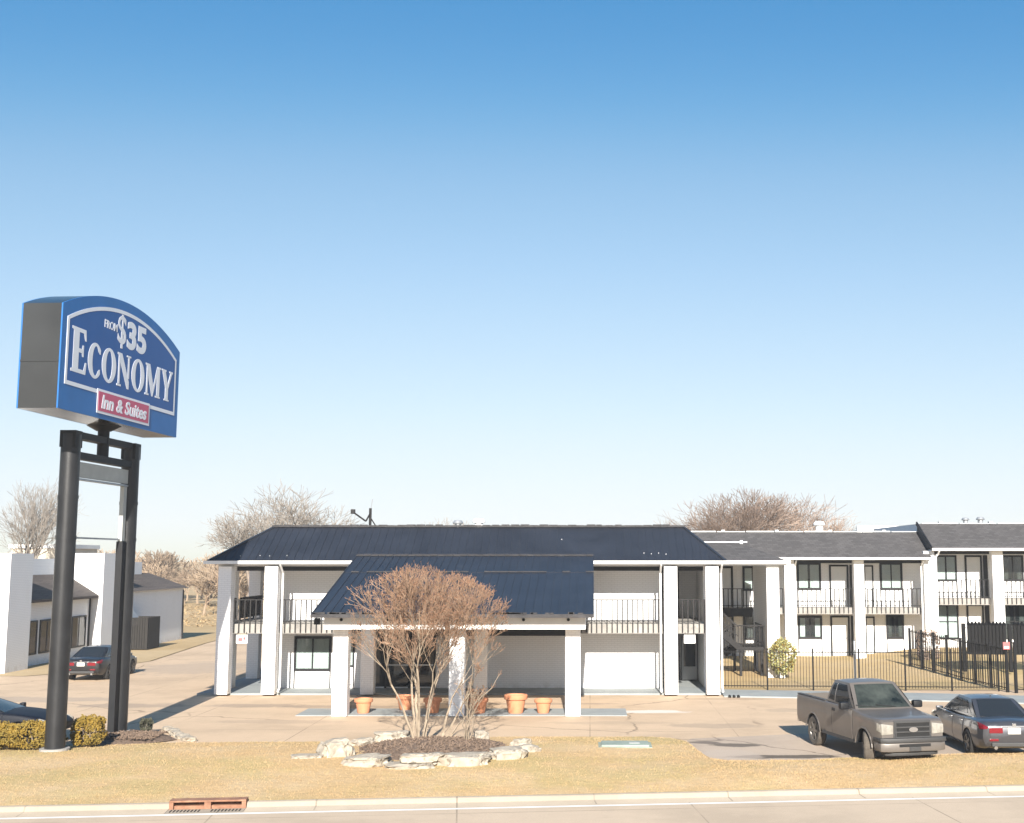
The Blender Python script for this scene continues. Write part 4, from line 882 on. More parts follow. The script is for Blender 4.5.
# ------------------------------------------------------------------ trees
def grow(segs, p, d, L, r, lvl, maxl, rg, up, spr, kids, inside=None, taper=.72, nseg=3, gn=.13, tips=None, lat=.5):
    pts = [p]; step = L/nseg; rr = r
    for i in range(nseg):
        d = (d + Vector((rg.gauss(0, gn), rg.gauss(0, gn), rg.gauss(0, gn)*.6 + up))).normalized(); q = p + d*step
        if inside and not inside(q):
            if tips is not None: tips.append((p, d))
            return
        r2 = max(rr*(taper**(1/nseg)), .0); segs.append((p, q, rr, r2, lvl))
        if lvl < maxl and i < nseg-1 and lvl > 0 and rg.random() < lat:
            a = rg.uniform(0, 6.283); o = d.orthogonal().normalized(); b = d.cross(o); s = (o*math.cos(a)+b*math.sin(a))
            grow(segs, q, (d+s*spr*rg.uniform(.8, 1.3)).normalized(), L*rg.uniform(.5, .75), r2*.6, lvl+1, maxl, rg, up, spr, kids, inside, taper, nseg, gn, tips, lat)
        p, rr = q, r2
    if lvl >= maxl:
        if tips is not None: tips.append((p, d))
        return
    k = rg.choice(kids); a0 = rg.uniform(0, 6.283)
    for i in range(k):
        a = a0 + 6.283*i/k + rg.gauss(0, .35); o = d.orthogonal().normalized(); b = d.cross(o); s = o*math.cos(a)+b*math.sin(a)
        grow(segs, p, (d+s*spr*rg.uniform(.6, 1.25)).normalized(), L*rg.uniform(.68, .92), rr*rg.uniform(.62, .8), lvl+1, maxl, rg, up, spr, kids, inside, taper, nseg, gn, tips, lat)
def mesh_segs(segs, mb, rmin=0.0):
    for p, q, r0, r1, l in segs:
        mb.tube(p, q, max(r0, rmin), max(r1, rmin), 7 if r0 > .09 else 5 if r0 > .03 else 3, False)
    return mb
def bare_tree(seed, H, label, loc, group, twig='twig_grey', spr=.55, up=.05, lv=6, rmin=.013, trunk=.14, squash=1.0, kids=(2, 3, 3)):
    rg = random.Random(seed); segs = []
    t = thing('bare_tree', label, 'tree', loc, rg.uniform(0, 6), group)
    grow(segs, Vector((0,0,-.2)), Vector((0,0,1)), H*trunk*1.6, H*.026, 0, lv, rg, up, spr, kids, nseg=3, gn=.1, lat=.55)
    zmax = max(s[1].z for s in segs); k = H/zmax
    segs = [(p*k, q*k, a*k, b*k, l) for p, q, a, b, l in segs]
    mesh_segs([s for s in segs if s[4] <= 1], MB()).build('trunk', M['bark_grey'], t, local=True, smooth=60)
    mesh_segs([s for s in segs if s[4] > 1], MB(), rmin).build('crown', M[twig], t, local=True)
    t.scale = (squash, squash, 1)
    return t
# crape myrtle in the rock bed: many smooth stems, dome of seed-headed twigs
def myrtle(label, base, stems, seed, lv, L0, up, spr, inside):
    """stems: (dx, dy at the fork, fork height, radius); each leans out in a curve from the base, then forks into fine twigs"""
    rg = random.Random(seed); segs = []; tips = []; t = thing('multi_stem_tree', label, 'tree', (base[0], base[1], .2))
    for (bx, by, dx, dy, fz, r) in stems:
        p = Vector((bx, by, .12)); q3 = Vector((base[0]+dx, base[1]+dy, fz)); k = 6; pr = p; rr = r; d = Vector((0, 0, 1))
        for i in range(1, k+1):
            f = i/k; q = Vector((p.x+(q3.x-p.x)*f**1.25, p.y+(q3.y-p.y)*f**1.25, p.z+(q3.z-p.z)*f)) + Vector((rg.gauss(0, .025), rg.gauss(0, .025), 0)); r2 = r*(1-.42*f)
            segs.append((pr, q, rr, r2, 0)); d = (q-pr).normalized()
            if i in (3, 4, 5) and rg.random() < .7:
                o = d.orthogonal().normalized(); a = rg.uniform(0, 6.28); sv = o*math.cos(a)+d.cross(o)*math.sin(a)
                grow(segs, q, (d+sv*.5).normalized(), L0*.85, r2*.5, 2, lv, rg, up, spr, (2, 2, 2, 3), inside, .74, 4, .085, tips, .3)
            pr, rr = q, r2
        for i in range(3):
            o = d.orthogonal().normalized(); a = 2.1*i+rg.uniform(0, 1); sv = o*math.cos(a)+d.cross(o)*math.sin(a)
            grow(segs, pr, (d+sv*spr*rg.uniform(.6, 1.2)).normalized(), L0*rg.uniform(.85, 1.15), rr*.66, 1, lv, rg, up, spr, (2, 2, 2, 3), inside, .74, 4, .085, tips, .28)
    mesh_segs([s for s in segs if s[4] <= 2], MB(), .009).build('stems', M['bark_tan'], t, smooth=60)
    tw = mesh_segs([s for s in segs if s[4] > 2], MB(), .005); sd = MB()
    for p, d in tips:
        for k in range(4):
            q = p + (d*.7+Vector((rg.gauss(0, .5), rg.gauss(0, .5), rg.gauss(.25, .4))))*rg.uniform(.05, .13); tw.tube(p, q, .0045, .003, 3, False); sd.tube(q, q+d*rg.uniform(.025, .05), .009, .003, 3, False)
    if len(tips) < 300: tw.v += []; tw.build('twigs', M['twig_red'], t); return len(segs), len(tips)
    tw.build('twigs', M['twig_red'], t); sd.build('seed_heads', M['seed'], t)
    return len(segs), len(tips)
rg = random.Random(31); stems = []
for i in range(7):
    a = 6.283*i/7+.2; q = rg.uniform(.75, 1.25) if i % 3 else .35
    stems.append((-4.98+.15*math.cos(a), 35.9+.15*math.sin(a), q*math.cos(a)*1.15+.08, q*math.sin(a), rg.uniform(2.1, 2.7), rg.uniform(.034, .05)))
for i in range(3):
    a = 6.283*i/3+.6; q = rg.uniform(.3, .6); stems.append((-4.25+.14*math.cos(a), 35.95+.1*math.sin(a), 1.45+q*math.cos(a)*1.2, q*math.sin(a), rg.uniform(1.5, 1.9), rg.uniform(.028, .04)))
def dome(q):
    x, y = q.x+4.85, q.y-36.0; r = math.hypot(x/2.25, y/2.05); n_ = mnoise.noise(q*1.3)+.6*mnoise.noise(q*3.1)
    return q.z < 5.12 - .55*max(0, x)**1.35*.62 - .30*max(0, -x-.4)**1.3 + .22*n_ and r < 1.02+.16*n_ and q.z > 1.75+.35*n_*(r > .4)
print('myrtle', myrtle('leafless multi stem tree with russet twigs in the rock edged bed', (-4.95, 35.9), stems, 3, 5, .86, .045, .40, dome))
st2 = [(-3.55+.1*math.cos(k), 35.5+.08*math.sin(k), .18*math.cos(k*1.7), .14*math.sin(k), rg.uniform(.9, 1.3), .028) for k in range(5)]
print(myrtle('thin cluster of pale cut stems at the right of the rock bed', (-3.55, 35.5), st2, 9, 2, .34, .05, .35, lambda q: q.z < 2.1))

G1 = 'bare winter trees behind the buildings'
bare_tree(1, 13.0, 'large bare spreading tree rising behind the left end of the navy roof', (-31.6, 110, 0), G1, spr=.6, squash=1.45, kids=(3, 3, 4), rmin=.014)
bare_tree(4, 13.2, 'bare tree at the left picture edge behind the white building', (-53.0, 112, 0), G1, spr=.5, squash=.75)
bare_tree(7, 12.6, 'tallest reddish bare tree above the grey roof of the middle wing', (16.0, 112, 0), G1, 'twig_pink', squash=1.45, kids=(3, 3, 4))
bare_tree(8, 11.4, 'reddish bare tree left of the tallest one over the middle wing', (11.8, 114, 0), G1, 'twig_pink', squash=1.25)
bare_tree(12, 11.0, 'reddish bare tree right of the tallest one, near the white vent', (21.0, 113, 0), G1, 'twig_pink', squash=1.25)
bare_tree(15, 9.6, 'small reddish bare tree just right of the navy roof end', (8.9, 116, 0), G1, 'twig_pink')
bare_tree(21, 9.3, 'bare treetop showing over the middle of the navy roof', (-12.5, 110, 0), G1)
bare_tree(23, 8.4, 'lower bare treetop right of the one over the navy roof', (-9.6, 118, 0), G1)
# far wood beyond the field: one mass of bare trunks and twigs
def wood():
    rg = random.Random(77); protos = []
    for s in range(5):
        segs = []; r2 = random.Random(100+s); grow(segs, Vector((0,0,-.2)), Vector((0,0,1)), 2.0, .2, 0, 4, r2, .06, .55, (3, 4), nseg=2, gn=.12, lat=.7)
        m_ = mesh_segs(segs, MB(), .045); protos.append((np.array(m_.v), m_.f, max(v[2] for v in m_.v)))
    V = []; F = []; o = 0
    for i in range(300):
        if i < 170: x, y = rg.uniform(-95, -20), rg.uniform(120, 185)
        else: x, y = rg.uniform(-150, 190), rg.uniform(165, 230)
        if x > -22 and y < 150: continue
        v, f, zt = rg.choice(protos); h = rg.uniform(3.4, 6.4)*(1 if y < 160 else 1.15); a = rg.uniform(0, 6.283); k = h/zt
        c, s = math.cos(a), math.sin(a); q = np.stack([(v[:,0]*c-v[:,1]*s)*k*1.25+x, (v[:,0]*s+v[:,1]*c)*k*1.25+y, v[:,2]*k], 1)
        V.append(q); F += [tuple(j+o for j in t) for t in f]; o += len(v)
    V = np.concatenate(V); me = bpy.data.meshes.new('far_wood'); me.from_pydata(V.tolist(), [], F); me.materials.append(M['twig_brown'])
    ob = bpy.data.objects.new('far_wood', me); COL.objects.link(ob); tag(ob, 'pale brown bare wood beyond the dry field', 'wood', kind='stuff')
wood()
# rank brush at the field's far edge
mb = MB(); rg = random.Random(19)
for i in range(9000):
    x, y = rg.uniform(-75, -18), rg.uniform(100, 150); h = rg.uniform(.06, .25)*(.6+.8*max(0, mnoise.noise((x*.15, y*.15, 1))+.3)); a = rg.uniform(0, 6.28)
    mb.add([(x-.08*math.cos(a), y-.08*math.sin(a), 0), (x+.08*math.cos(a), y+.08*math.sin(a), 0), (x+rg.gauss(0, .35), y+rg.gauss(0, .35), h)], [(0,1,2)])
tag(mb.build('tall_grass', M['blade']), 'tall dead grass standing in the dry field at left', 'tall grass', kind='stuff')

def leaf_bush(name, label, cat, c, rx, ry, rz, n, mat, ls=.05, stem='bark_grey', seed=1, group=None, boxy=.6, mat2=None):
    rg = random.Random(seed); t = thing(name, label, cat, c, 0, group); mb = MB(); m2 = MB()
    for i in range(n):
        d = Vector((rg.gauss(0,1), rg.gauss(0,1), rg.gauss(0,1))).normalized(); d = Vector([math.copysign(abs(q)**boxy, q) for q in d])
        wob = 1+.25*mnoise.noise(d*2.2+Vector((seed*3.1, 0, 0)))
        p = Vector((d.x*rx, d.y*ry, d.z*rz))*wob*rg.uniform(.55, 1.0)**.5; p.z += rz
        if p.z < .05: continue
        a = Vector((rg.gauss(0,1), rg.gauss(0,1), rg.gauss(0,1))).normalized(); b = a.orthogonal().normalized(); s = ls*rg.uniform(.6, 1.5)
        (mb if rg.random() < .65 or not mat2 else m2).add([p-a*s, p+b*s*.55, p+a*s, p-b*s*.55], [(0,1,2,3)])
    mb.build('foliage', M[mat], t, local=True)
    if m2.v: m2.build('dry_foliage', M[mat2], t, local=True)
    sb = MB()
    for i in range(9):
        a = rg.uniform(0, 6.28); q = rg.uniform(.2, .7); sb.tube((rg.gauss(0, .06), rg.gauss(0, .06), -.1), (rx*q*math.cos(a), ry*q*math.sin(a), rz*rg.uniform(.8, 1.5)), .025, .01, 5)
    sb.build('stem', M[stem], t, local=True); return t
GH = 'golden green hedge shrubs by the sign'
leaf_bush('hedge_shrub', 'golden green shrub at the left edge, in front of the navy car', 'shrub', (-17.1, 35.0, .12), .85, .60, .34, 8000, 'leaf_gold', .032, seed=2, group=GH)
leaf_bush('hedge_shrub', 'golden green shrub directly left of the nearest sign pole', 'shrub', (-15.75, 34.95, .12), .72, .60, .36, 7600, 'leaf_gold', .032, seed=3, group=GH)
leaf_bush('hedge_shrub', 'taller golden green shrub between the two sign poles', 'shrub', (-14.45, 35.45, .12), .42, .44, .41, 5600, 'leaf_gold', .032, seed=4, group=GH)
leaf_bush('low_bush', 'small dark dead bush beside the farther sign pole', 'shrub', (-13.9, 38.5, .08), .17, .16, .2, 420, 'leaf_dark', .05, seed=5)
leaf_bush('courtyard_shrub', 'pale yellow green small tree behind the fence by the stair', 'shrub', (8.85, 56.2, .15), .68, .62, .88, 2600, 'leaf_pale', .05, 'white_trim', seed=6, boxy=1.1, mat2='leaf_gold')
leaf_bush('low_bush', 'dry brown bush inside the fence before the right wing', 'shrub', (17.6, 63.5, .2), .6, .5, .8, 900, 'twig_pink', .07, seed=8)

# ------------------------------------------------------------------ fences
def fence(label, pts, h, gap, th, post_gap, pr, name='iron_fence', zf=None, spear=0, rails=(.16, -.1), lo=.08, group=None, panel_extra=0):
    t = thing(name, label, 'fence', (*pts[0], 0), 0, group)
    zf = zf or (lambda x, y: 0.0)
    for (a, b) in zip(pts[:-1], pts[1:]):
        a = Vector((*a, 0)); b = Vector((*b, 0)); L = (b-a).length; d = (b-a)/L; np_ = max(1, round(L/post_gap))
        for i in range(np_):
            p0 = a+d*(L*i/np_); p1 = a+d*(L*(i+1)/np_); z0, z1 = zf(p0.x, p0.y), zf(p1.x, p1.y); mb = MB()
            mb.box(p0.x-pr, p0.x+pr, p0.y-pr, p0.y+pr, z0-.05, z0+h+.06); mb.build('post', M['iron'], t); mb = MB()
            up = Vector((0,0,1)); s = p0+d*pr*1.05; e = p1-d*pr*1.05
            for rz in rails:
                zz = rz if rz > 0 else h+rz; mb.bar(s+up*(z0+zz), e+up*(z1+zz), .03, .035)
            k = int((e-s).length/gap)
            for j in range(1, k):
                f = j/k; q = s+(e-s)*f; zb = z0+(z1-z0)*f
                mb.box(q.x-th/2, q.x+th/2, q.y-th/2, q.y+th/2, zb+lo, zb+h)
                if spear: mb.add([(q.x-th, q.y, zb+h), (q.x, q.y-th, zb+h), (q.x+th, q.y, zb+h), (q.x, q.y+th, zb+h), (q.x, q.y, zb+h+spear)], [(0,1,4),(1,2,4),(2,3,4),(3,0,4)])
            mb.build('picket_panel', M['iron'], t)
        last = b
    MB().box(last.x-pr, last.x+pr, last.y-pr, last.y+pr, zf(last.x, last.y)-.05, zf(last.x, last.y)+h+.06).build('post', M['iron'], t)
    return t
fence('long black iron picket fence along the walk behind the pickup truck', [(5.55, 51.55), (17.0, 50.95)], 1.66, .118, .017, 1.95, .03, zf=lawn_z)
fence('black iron fence running back from the corner towards the right wing', [(17.25, 50.6), (16.1, 61.4)], 1.85, .22, .03, 1.5, .055, zf=lawn_z)
fence('tall black iron fence continuing right from the corner behind the sedan', [(17.5, 50.3), (28.0, 46.6)], 2.0, .24, .035, 1.15, .055, zf=lambda x, y: .0)
fence('dense black spear topped fence in front of the right wing', [(17.6, 57.4), (30.0, 55.6)], 2.12, .155, .13, 2.0, .08, zf=lambda x, y: .28, spear=.18, lo=.75, rails=(.85, 1.3, -.15))
t = thing('red_notice', 'small red and white notice fixed on the iron fence corner', 'sign', (17.22, 50.45, 1.75))
MB().box(-.14, .14, -.015, .015, 0, .3).build('board', M['red_tag'], t, local=True); MB().box(-.1, .1, -.02, -.015, .05, .13).build('white_band', M['white_trim'], t, local=True)
t = thing('grey_post', 'single slim grey post standing by the fence behind the pickup', 'post', (11.25, 51.9, 0))
MB().lathe([(.055, -.05), (.055, 2.0), (.001, 2.03)], 12).build('tube', M['galv'], t, local=True, smooth=40); MB().lathe([(.12, .015), (.12, .05), (.05, .06)], 12).build('base_flange', M['galv'], t, local=True, smooth=40)
# three drain pipe ends beside the walk
for k, lb in enumerate(('left one of three dark pipe ends at the walk corner', 'middle one of three dark pipe ends at the walk corner', 'right one of three dark pipe ends at the walk corner')):
    x = 5.55+.17*k; t = thing('drain_pipe', lb, 'pipe', (x, 48.62, .05), 0, 'three drain pipe ends')
    MB().lathe([(.055, -.06), (.055, .12), (.04, .12), (.04, -.05)], 14, axis='y').build('collar', M['rail'], t, local=True, smooth=40); MB().lathe([(.001, -.05), (.04, -.05)], 12, axis='y').build('bore', M['dark'], t, local=True)

# ------------------------------------------------------------------ kerb inlet and ground box
dr = thing('storm_drain', 'rusty double kerb inlet with grate teeth at the road edge', 'drain', rp(4.77, -.3, 0))
def rbox(mb, s0, s1, t0, t1, z0, z1):
    a = [rp(s0, t0, z0), rp(s1, t0, z0), rp(s1, t1, z0), rp(s0, t1, z0), rp(s0, t0, z1), rp(s1, t0, z1), rp(s1, t1, z1), rp(s0, t1, z1)]
    return mb.add(a, [(3,2,1,0),(4,5,6,7),(0,1,5,4),(1,2,6,5),(2,3,7,6),(3,0,4,7)])
a, b = DS0+.01, DS1-.01; mid = (a+b)/2
mb = MB(); rbox(mb, a, b, -.20, .04, .145, .185); rbox(mb, a, a+.09, -.26, .0, .0, .145); rbox(mb, b-.09, b, -.26, 0, .0, .145); rbox(mb, mid-.07, mid+.07, -.26, 0, .0, .145); rbox(mb, a, b, -.26, -.2, .15, .185)
rbox(mb, a, b, .0, .04, -.05, .145); mb.build('hood', M['rust'], dr)
mb = MB(); rbox(mb, a+.09, mid-.07, -.19, -.05, -.05, .06); rbox(mb, mid+.07, b-.09, -.19, -.05, -.05, .06); mb.build('throat', M['rust'], dr)
mb = MB(); rbox(mb, a, b, -.74, -.265, -.05, .003); mb.build('grate_pit', M['kerb'], dr)
mb = MB()
for s0, s1 in ((a+.05, mid-.1), (mid+.1, b-.05)):
    k = 9
    for i in range(k):
        s = s0+(s1-s0)*i/k; rbox(mb, s+.02, s+(s1-s0)/k*.62, -.58, -.36, .003, .012)
mb.build('grate_slot', M['dark'], dr)
lid = thing('ground_box', 'green plastic utility box lid sunk in the grass', 'utility box', (1.0, 35.3, .12))
MB().box(-.68, .68, -.42, .42, 0, .10).build('lid', M['lid_green'], lid, local=True, bevel=.02); MB().box(.12, .42, -.16, .10, .10, .106).build('cover_plate', M['panel_grey'], lid, local=True); MB().box(-.76, .76, -.5, .5, -.1, .045).build('collar', M['lid_green'], lid, local=True)

# ------------------------------------------------------------------ vehicles
def pchip(xs, ys, x):
    n = len(xs); h = [xs[i+1]-xs[i] for i in range(n-1)]; dl = [(ys[i+1]-ys[i])/h[i] for i in range(n-1)]
    m_ = [dl[0]] + [0 if dl[i-1]*dl[i] <= 0 else 2*dl[i-1]*dl[i]/(dl[i-1]+dl[i]) for i in range(1, n-1)] + [dl[-1]]
    i = max(0, min(n-2, next((k for k in range(n-1) if x <= xs[k+1]), n-2))); t = (x-xs[i])/h[i]
    return (2*t**3-3*t*t+1)*ys[i] + (t**3-2*t*t+t)*h[i]*m_[i] + (-2*t**3+3*t*t)*ys[i+1] + (t**3-t*t)*h[i]*m_[i+1]
class Loft:
    def __init__(s, st, boxy):
        s.xs = [q[0] for q in st]; s.st = st; s.boxy = boxy; s.cache = {}
    def prof(s, x):
        key = round(x, 4)
        if key in s.cache: return s.cache[key]
        w_, zb, zm, zs, zt = [pchip(s.xs, [q[k] for q in s.st], x) for k in range(1, 6)]
        if s.boxy: pr = [(0, zb), (w_*.9, zb), (w_*.97, zb+.06), (w_, zm-.12), (w_, zm+.1), (w_*.985, zs), (w_*.93, zt-.012), (0, zt)]
        else: pr = [(0, zb), (w_*.84, zb), (w_*.955, zb+.10), (w_, zm), (w_*.985, zm+.18), (w_*.935, zs), (w_*.82, zt-.025), (0, zt+.015)]
        s.cache[key] = pr; return pr
    def P(s, x, v, side=1):
        pr = s.prof(x); ks = list(range(len(pr))); return Vector((x, side*pchip(ks, [q[0] for q in pr], v), pchip(ks, [q[1] for q in pr], v)))
    def nrm(s, x, v, side=1):
        e = .01; a = s.P(x+e, v, side)-s.P(x-e, v, side); b = s.P(x, v+e, side)-s.P(x, max(0, v-e), side); n = a.cross(b)*side
        return n.normalized() if n.length else Vector((0,0,1))
    def body(s, nx=44, sub=4):
        x0, x1 = s.xs[0], s.xs[-1]; X = sorted(set([round(x0+(x1-x0)*i/nx, 4) for i in range(nx+1)] + [round(q, 4) for q in s.xs])); K = 7*sub
        mb = MB(); ring = []
        vv = [(j/sub, 1) for j in range(K+1)] + [(j/sub, -1) for j in range(K-1, 0, -1)]
        for x in X: ring.append([s.P(x, v, sd) for v, sd in vv])
        R_ = len(vv); mb.v = [tuple(p) for r_ in ring for p in r_]
        mb.f = [(i*R_+j, i*R_+(j+1) % R_, (i+1)*R_+(j+1) % R_, (i+1)*R_+j) for i in range(len(X)-1) for j in range(R_)]
        mb.f += [tuple(range(R_-1, -1, -1)), tuple((len(X)-1)*R_+j for j in range(R_))]; mb.m = [0]*len(mb.f)
        return mb
    def patch(s, xa, xb, va, vb, off, side=1, nx=10, nv=8, th=.02, xcut=None):
        mb = MB(); A = []; B = []
        for i in range(nx+1):
            for j in range(nv+1):
                v = va+(vb-va)*j/nv; lo, hi = (xa, xb) if xcut is None else xcut(j/nv); x = lo+(hi-lo)*i/nx; n = s.nrm(x, v, side); p = s.P(x, v, side); A.append(p+n*off); B.append(p+n*(off-th))
        m_ = len(A); fs = []
        for i in range(nx):
            for j in range(nv):
                a = i*(nv+1)+j; fs += [(a, a+nv+1, a+nv+2, a+1), (m_+a, m_+a+1, m_+a+nv+2, m_+a+nv+1)]
        rim = [i*(nv+1) for i in range(nx+1)] + [nx*(nv+1)+j for j in range(1, nv+1)] + [i*(nv+1)+nv for i in range(nx-1, -1, -1)] + [j for j in range(nv-1, 0, -1)]
        fs += [(rim[k], rim[(k+1) % len(rim)], m_+rim[(k+1) % len(rim)], m_+rim[k]) for k in range(len(rim))]
        return mb.add(A+B, fs)
def cut_body(o, wheels, rc, extra=None, dark=None):
    cut = []
    for (x, z) in wheels:
        for sd in (1, -1):
            c = MB().tube((x, sd*.62, z), (x, sd*1.3, z), rc, rc, 36).build('cutter', dark); cut.append(c)
    if extra: cut.append(MB().box(*extra).build('cutter', dark))
    for c in cut:
        c.parent = None; m_ = o.modifiers.new('b', 'BOOLEAN'); m_.operation = 'DIFFERENCE'; m_.object = c; m_.solver = 'EXACT'
    loc = o.matrix_world.copy(); par = o.parent; o.parent = None; o.matrix_basis = Matrix.Identity(4)
    dg = bpy.context.evaluated_depsgraph_get(); dg.update(); me = bpy.data.meshes.new_from_object(o.evaluated_get(dg)); o.modifiers.clear(); o.data = me; o.parent = par
    for c in cut: bpy.data.objects.remove(c)
    me.materials.clear(); me.materials.append(o['_m0']); me.materials.append(dark); mi = []
    for p in me.polygons:
        c = p.center; ins = any(abs(math.hypot(c.x-x, c.z-z)-rc) < .02 and abs(p.normal.y) < .4 for x, z in wheels) or (abs(abs(c.y)-.62) < .01 and any(math.hypot(c.x-x, c.z-z) < rc for x, z in wheels))
        if extra and extra[0]-.01 < c.x < extra[1]+.01 and abs(c.y) < extra[3]+.01 and extra[4]-.02 < c.z and abs(c.y) <= extra[3]+.005 and c.z < 1.26: ins = ins or c.z < extra[4]+.02
        mi.append(1 if ins else 0)
    me.polygons.foreach_set('material_index', mi); me.polygons.foreach_set('use_smooth', [True]*len(me.polygons)); me.set_sharp_from_angle(angle=R(38)); del o['_m0']
def wheel(root, x, y, r, wd, steer=0, tyre='tyre', spokes=5):
    sg = 1 if y > 0 else -1; h = wd/2
    t = MB().lathe([(r*.62, -h*.9), (r*.70, -h), (r*.93, -h), (r, -h*.72), (r, h*.72), (r*.93, h), (r*.70, h), (r*.62, h*.9)], 32, axis='y')
    if True:
        for k in range(36):
            a = 6.2832*k/36
            for yy in (-h*.36, h*.36): t.bar(((r-.004)*math.cos(a), yy-h*.28, (r-.004)*math.sin(a)), ((r-.004)*math.cos(a+.05), yy+h*.28, (r-.004)*math.sin(a+.05)), .035, .018, (math.cos(a), 0, math.sin(a)))
    o = t.build('wheel', M[tyre], root, local=True, smooth=35); o.location = (x, y-sg*h, r); o.rotation_euler = (0, 0, steer)
    rm = MB().lathe([(r*.60, sg*h*.9), (r*.64, sg*h*.98), (r*.60, sg*h*.6), (r*.56, sg*h*.35), (.001, sg*h*.3)], 32, axis='y')
    for k in range(spokes):
        a = 6.2832*k/spokes; rm.bar((r*.12*math.cos(a), sg*h*.72, r*.12*math.sin(a)), (r*.6*math.cos(a), sg*h*.82, r*.6*math.sin(a)), r*.19, .03, (0, 1, 0))
    rm.lathe([(.001, sg*h*.86), (r*.13, sg*h*.84), (r*.17, sg*h*.6)], 16, axis='y'); rm.build('rim', M['rim'], o, local=True, smooth=35)
    return o
class Cabin:
    def __init__(s, fb, rb, fr, rr, wb, wbr, wr, z0f, z0r, z1):
        s.A = Vector((rb, wbr, z0r)); s.B = Vector((fb, wb, z0f)); s.C = Vector((fr, wr, z1-.015)); s.D = Vector((rr, wr*.97, z1-.02)); s.z1 = z1
    def side(s, u, t, sd=1):
        p = (s.A*(1-u)+s.B*u)*(1-t) + (s.D*(1-u)+s.C*u)*t; bul = .035*math.sin(math.pi*t); return Vector((p.x, (p.y+bul)*sd, p.z))
    def front(s, u, t):
        y = (2*u-1); p = s.B*(1-t)+s.C*t; return Vector((p.x + .07*(1-y*y)*(1-.4*t), p.y*y, p.z + .02*(1-y*y)*t))
    def rear(s, u, t):
        y = (2*u-1); p = s.A*(1-t)+s.D*t; return Vector((p.x - .05*(1-y*y), p.y*y, p.z + .02*(1-y*y)*t))
    def shell(s):
        mb = MB(); nu, nt = 8, 6
        def sheet(fn, nu, nt, flip=False):
            vs = [fn(i/nu, j/nt) for i in range(nu+1) for j in range(nt+1)]; mb.add(vs, [(i*(nt+1)+j, (i+1)*(nt+1)+j, (i+1)*(nt+1)+j+1, i*(nt+1)+j+1) for i in range(nu) for j in range(nt)])
        sheet(lambda u, t: s.side(u, t, 1), 8, 6); sheet(lambda u, t: s.side(u, t, -1), 8, 6); sheet(s.front, 8, 6); sheet(s.rear, 8, 6)
        def roof(u, v):
            a = s.front(v, 1); b = s.rear(v, 1); p = b*(1-u)+a*u; y = 2*v-1; yl = s.side(u, 1, 1).y*y; return Vector((p.x, yl, (s.D.z*(1-u)+s.C.z*u) + .02*(1-y*y) + .045*math.sin(math.pi*u)*(1-y**4)))
        sheet(roof, 8, 8)
        return mb
    def win(s, fn, poly, off=.008, th=.012, nsub=5):
        """flat-ish glass following the shell: poly in (u,t), four corners"""
        mb = MB(); (a, b, c, d) = [Vector((*q, 0)) for q in poly]; A = []; B = []
        for i in range(nsub+1):
            for j in range(nsub+1):
                q = (a*(1-i/nsub)+b*(i/nsub))*(1-j/nsub) + (d*(1-i/nsub)+c*(i/nsub))*(j/nsub); e = .01
                p = fn(q.x, q.y); n = (fn(q.x+e, q.y)-p).cross(fn(q.x, q.y+e)-p).normalized(); ctr = Vector((p.x*.6, 0, 1.0))
                if n.dot(p-ctr) < 0: n = -n
                A.append(p+n*off); B.append(p+n*(off-th))
        m_ = len(A); k = nsub+1; fs = []
        for i in range(nsub):
            for j in range(nsub): q = i*k+j; fs += [(q, q+k, q+k+1, q+1), (m_+q, m_+q+1, m_+q+k+1, m_+q+k)]
        rim = [i*k for i in range(k)] + [nsub*k+j for j in range(1, k)] + [i*k+nsub for i in range(nsub-1, -1, -1)] + [j for j in range(nsub-1, 0, -1)]
        fs += [(rim[q], rim[(q+1) % len(rim)], m_+rim[(q+1) % len(rim)], m_+rim[q]) for q in range(len(rim))]
        return mb.add(A+B, fs)
def mirror(root, x, y, z, mat, s=1.0):
    sd = 1 if y > 0 else -1; mb = MB().box(x-.09*s, x+.07*s, y-.12*s, y+.12*s, z-.08*s, z+.08*s); o = mb.build('mirror', mat, root, local=True, bevel=.04*s, smooth=50)
    MB().bar((x, y-sd*.2*s, z-.06), (x, y-sd*.05, z-.04), .06, .04).build('stalk', mat, o, local=True); MB().box(x-.094*s, x-.09*s, y-.1*s, y+.1*s, z-.06*s, z+.06*s).build('mirror_glass', M['glass_dark'], o, local=True)

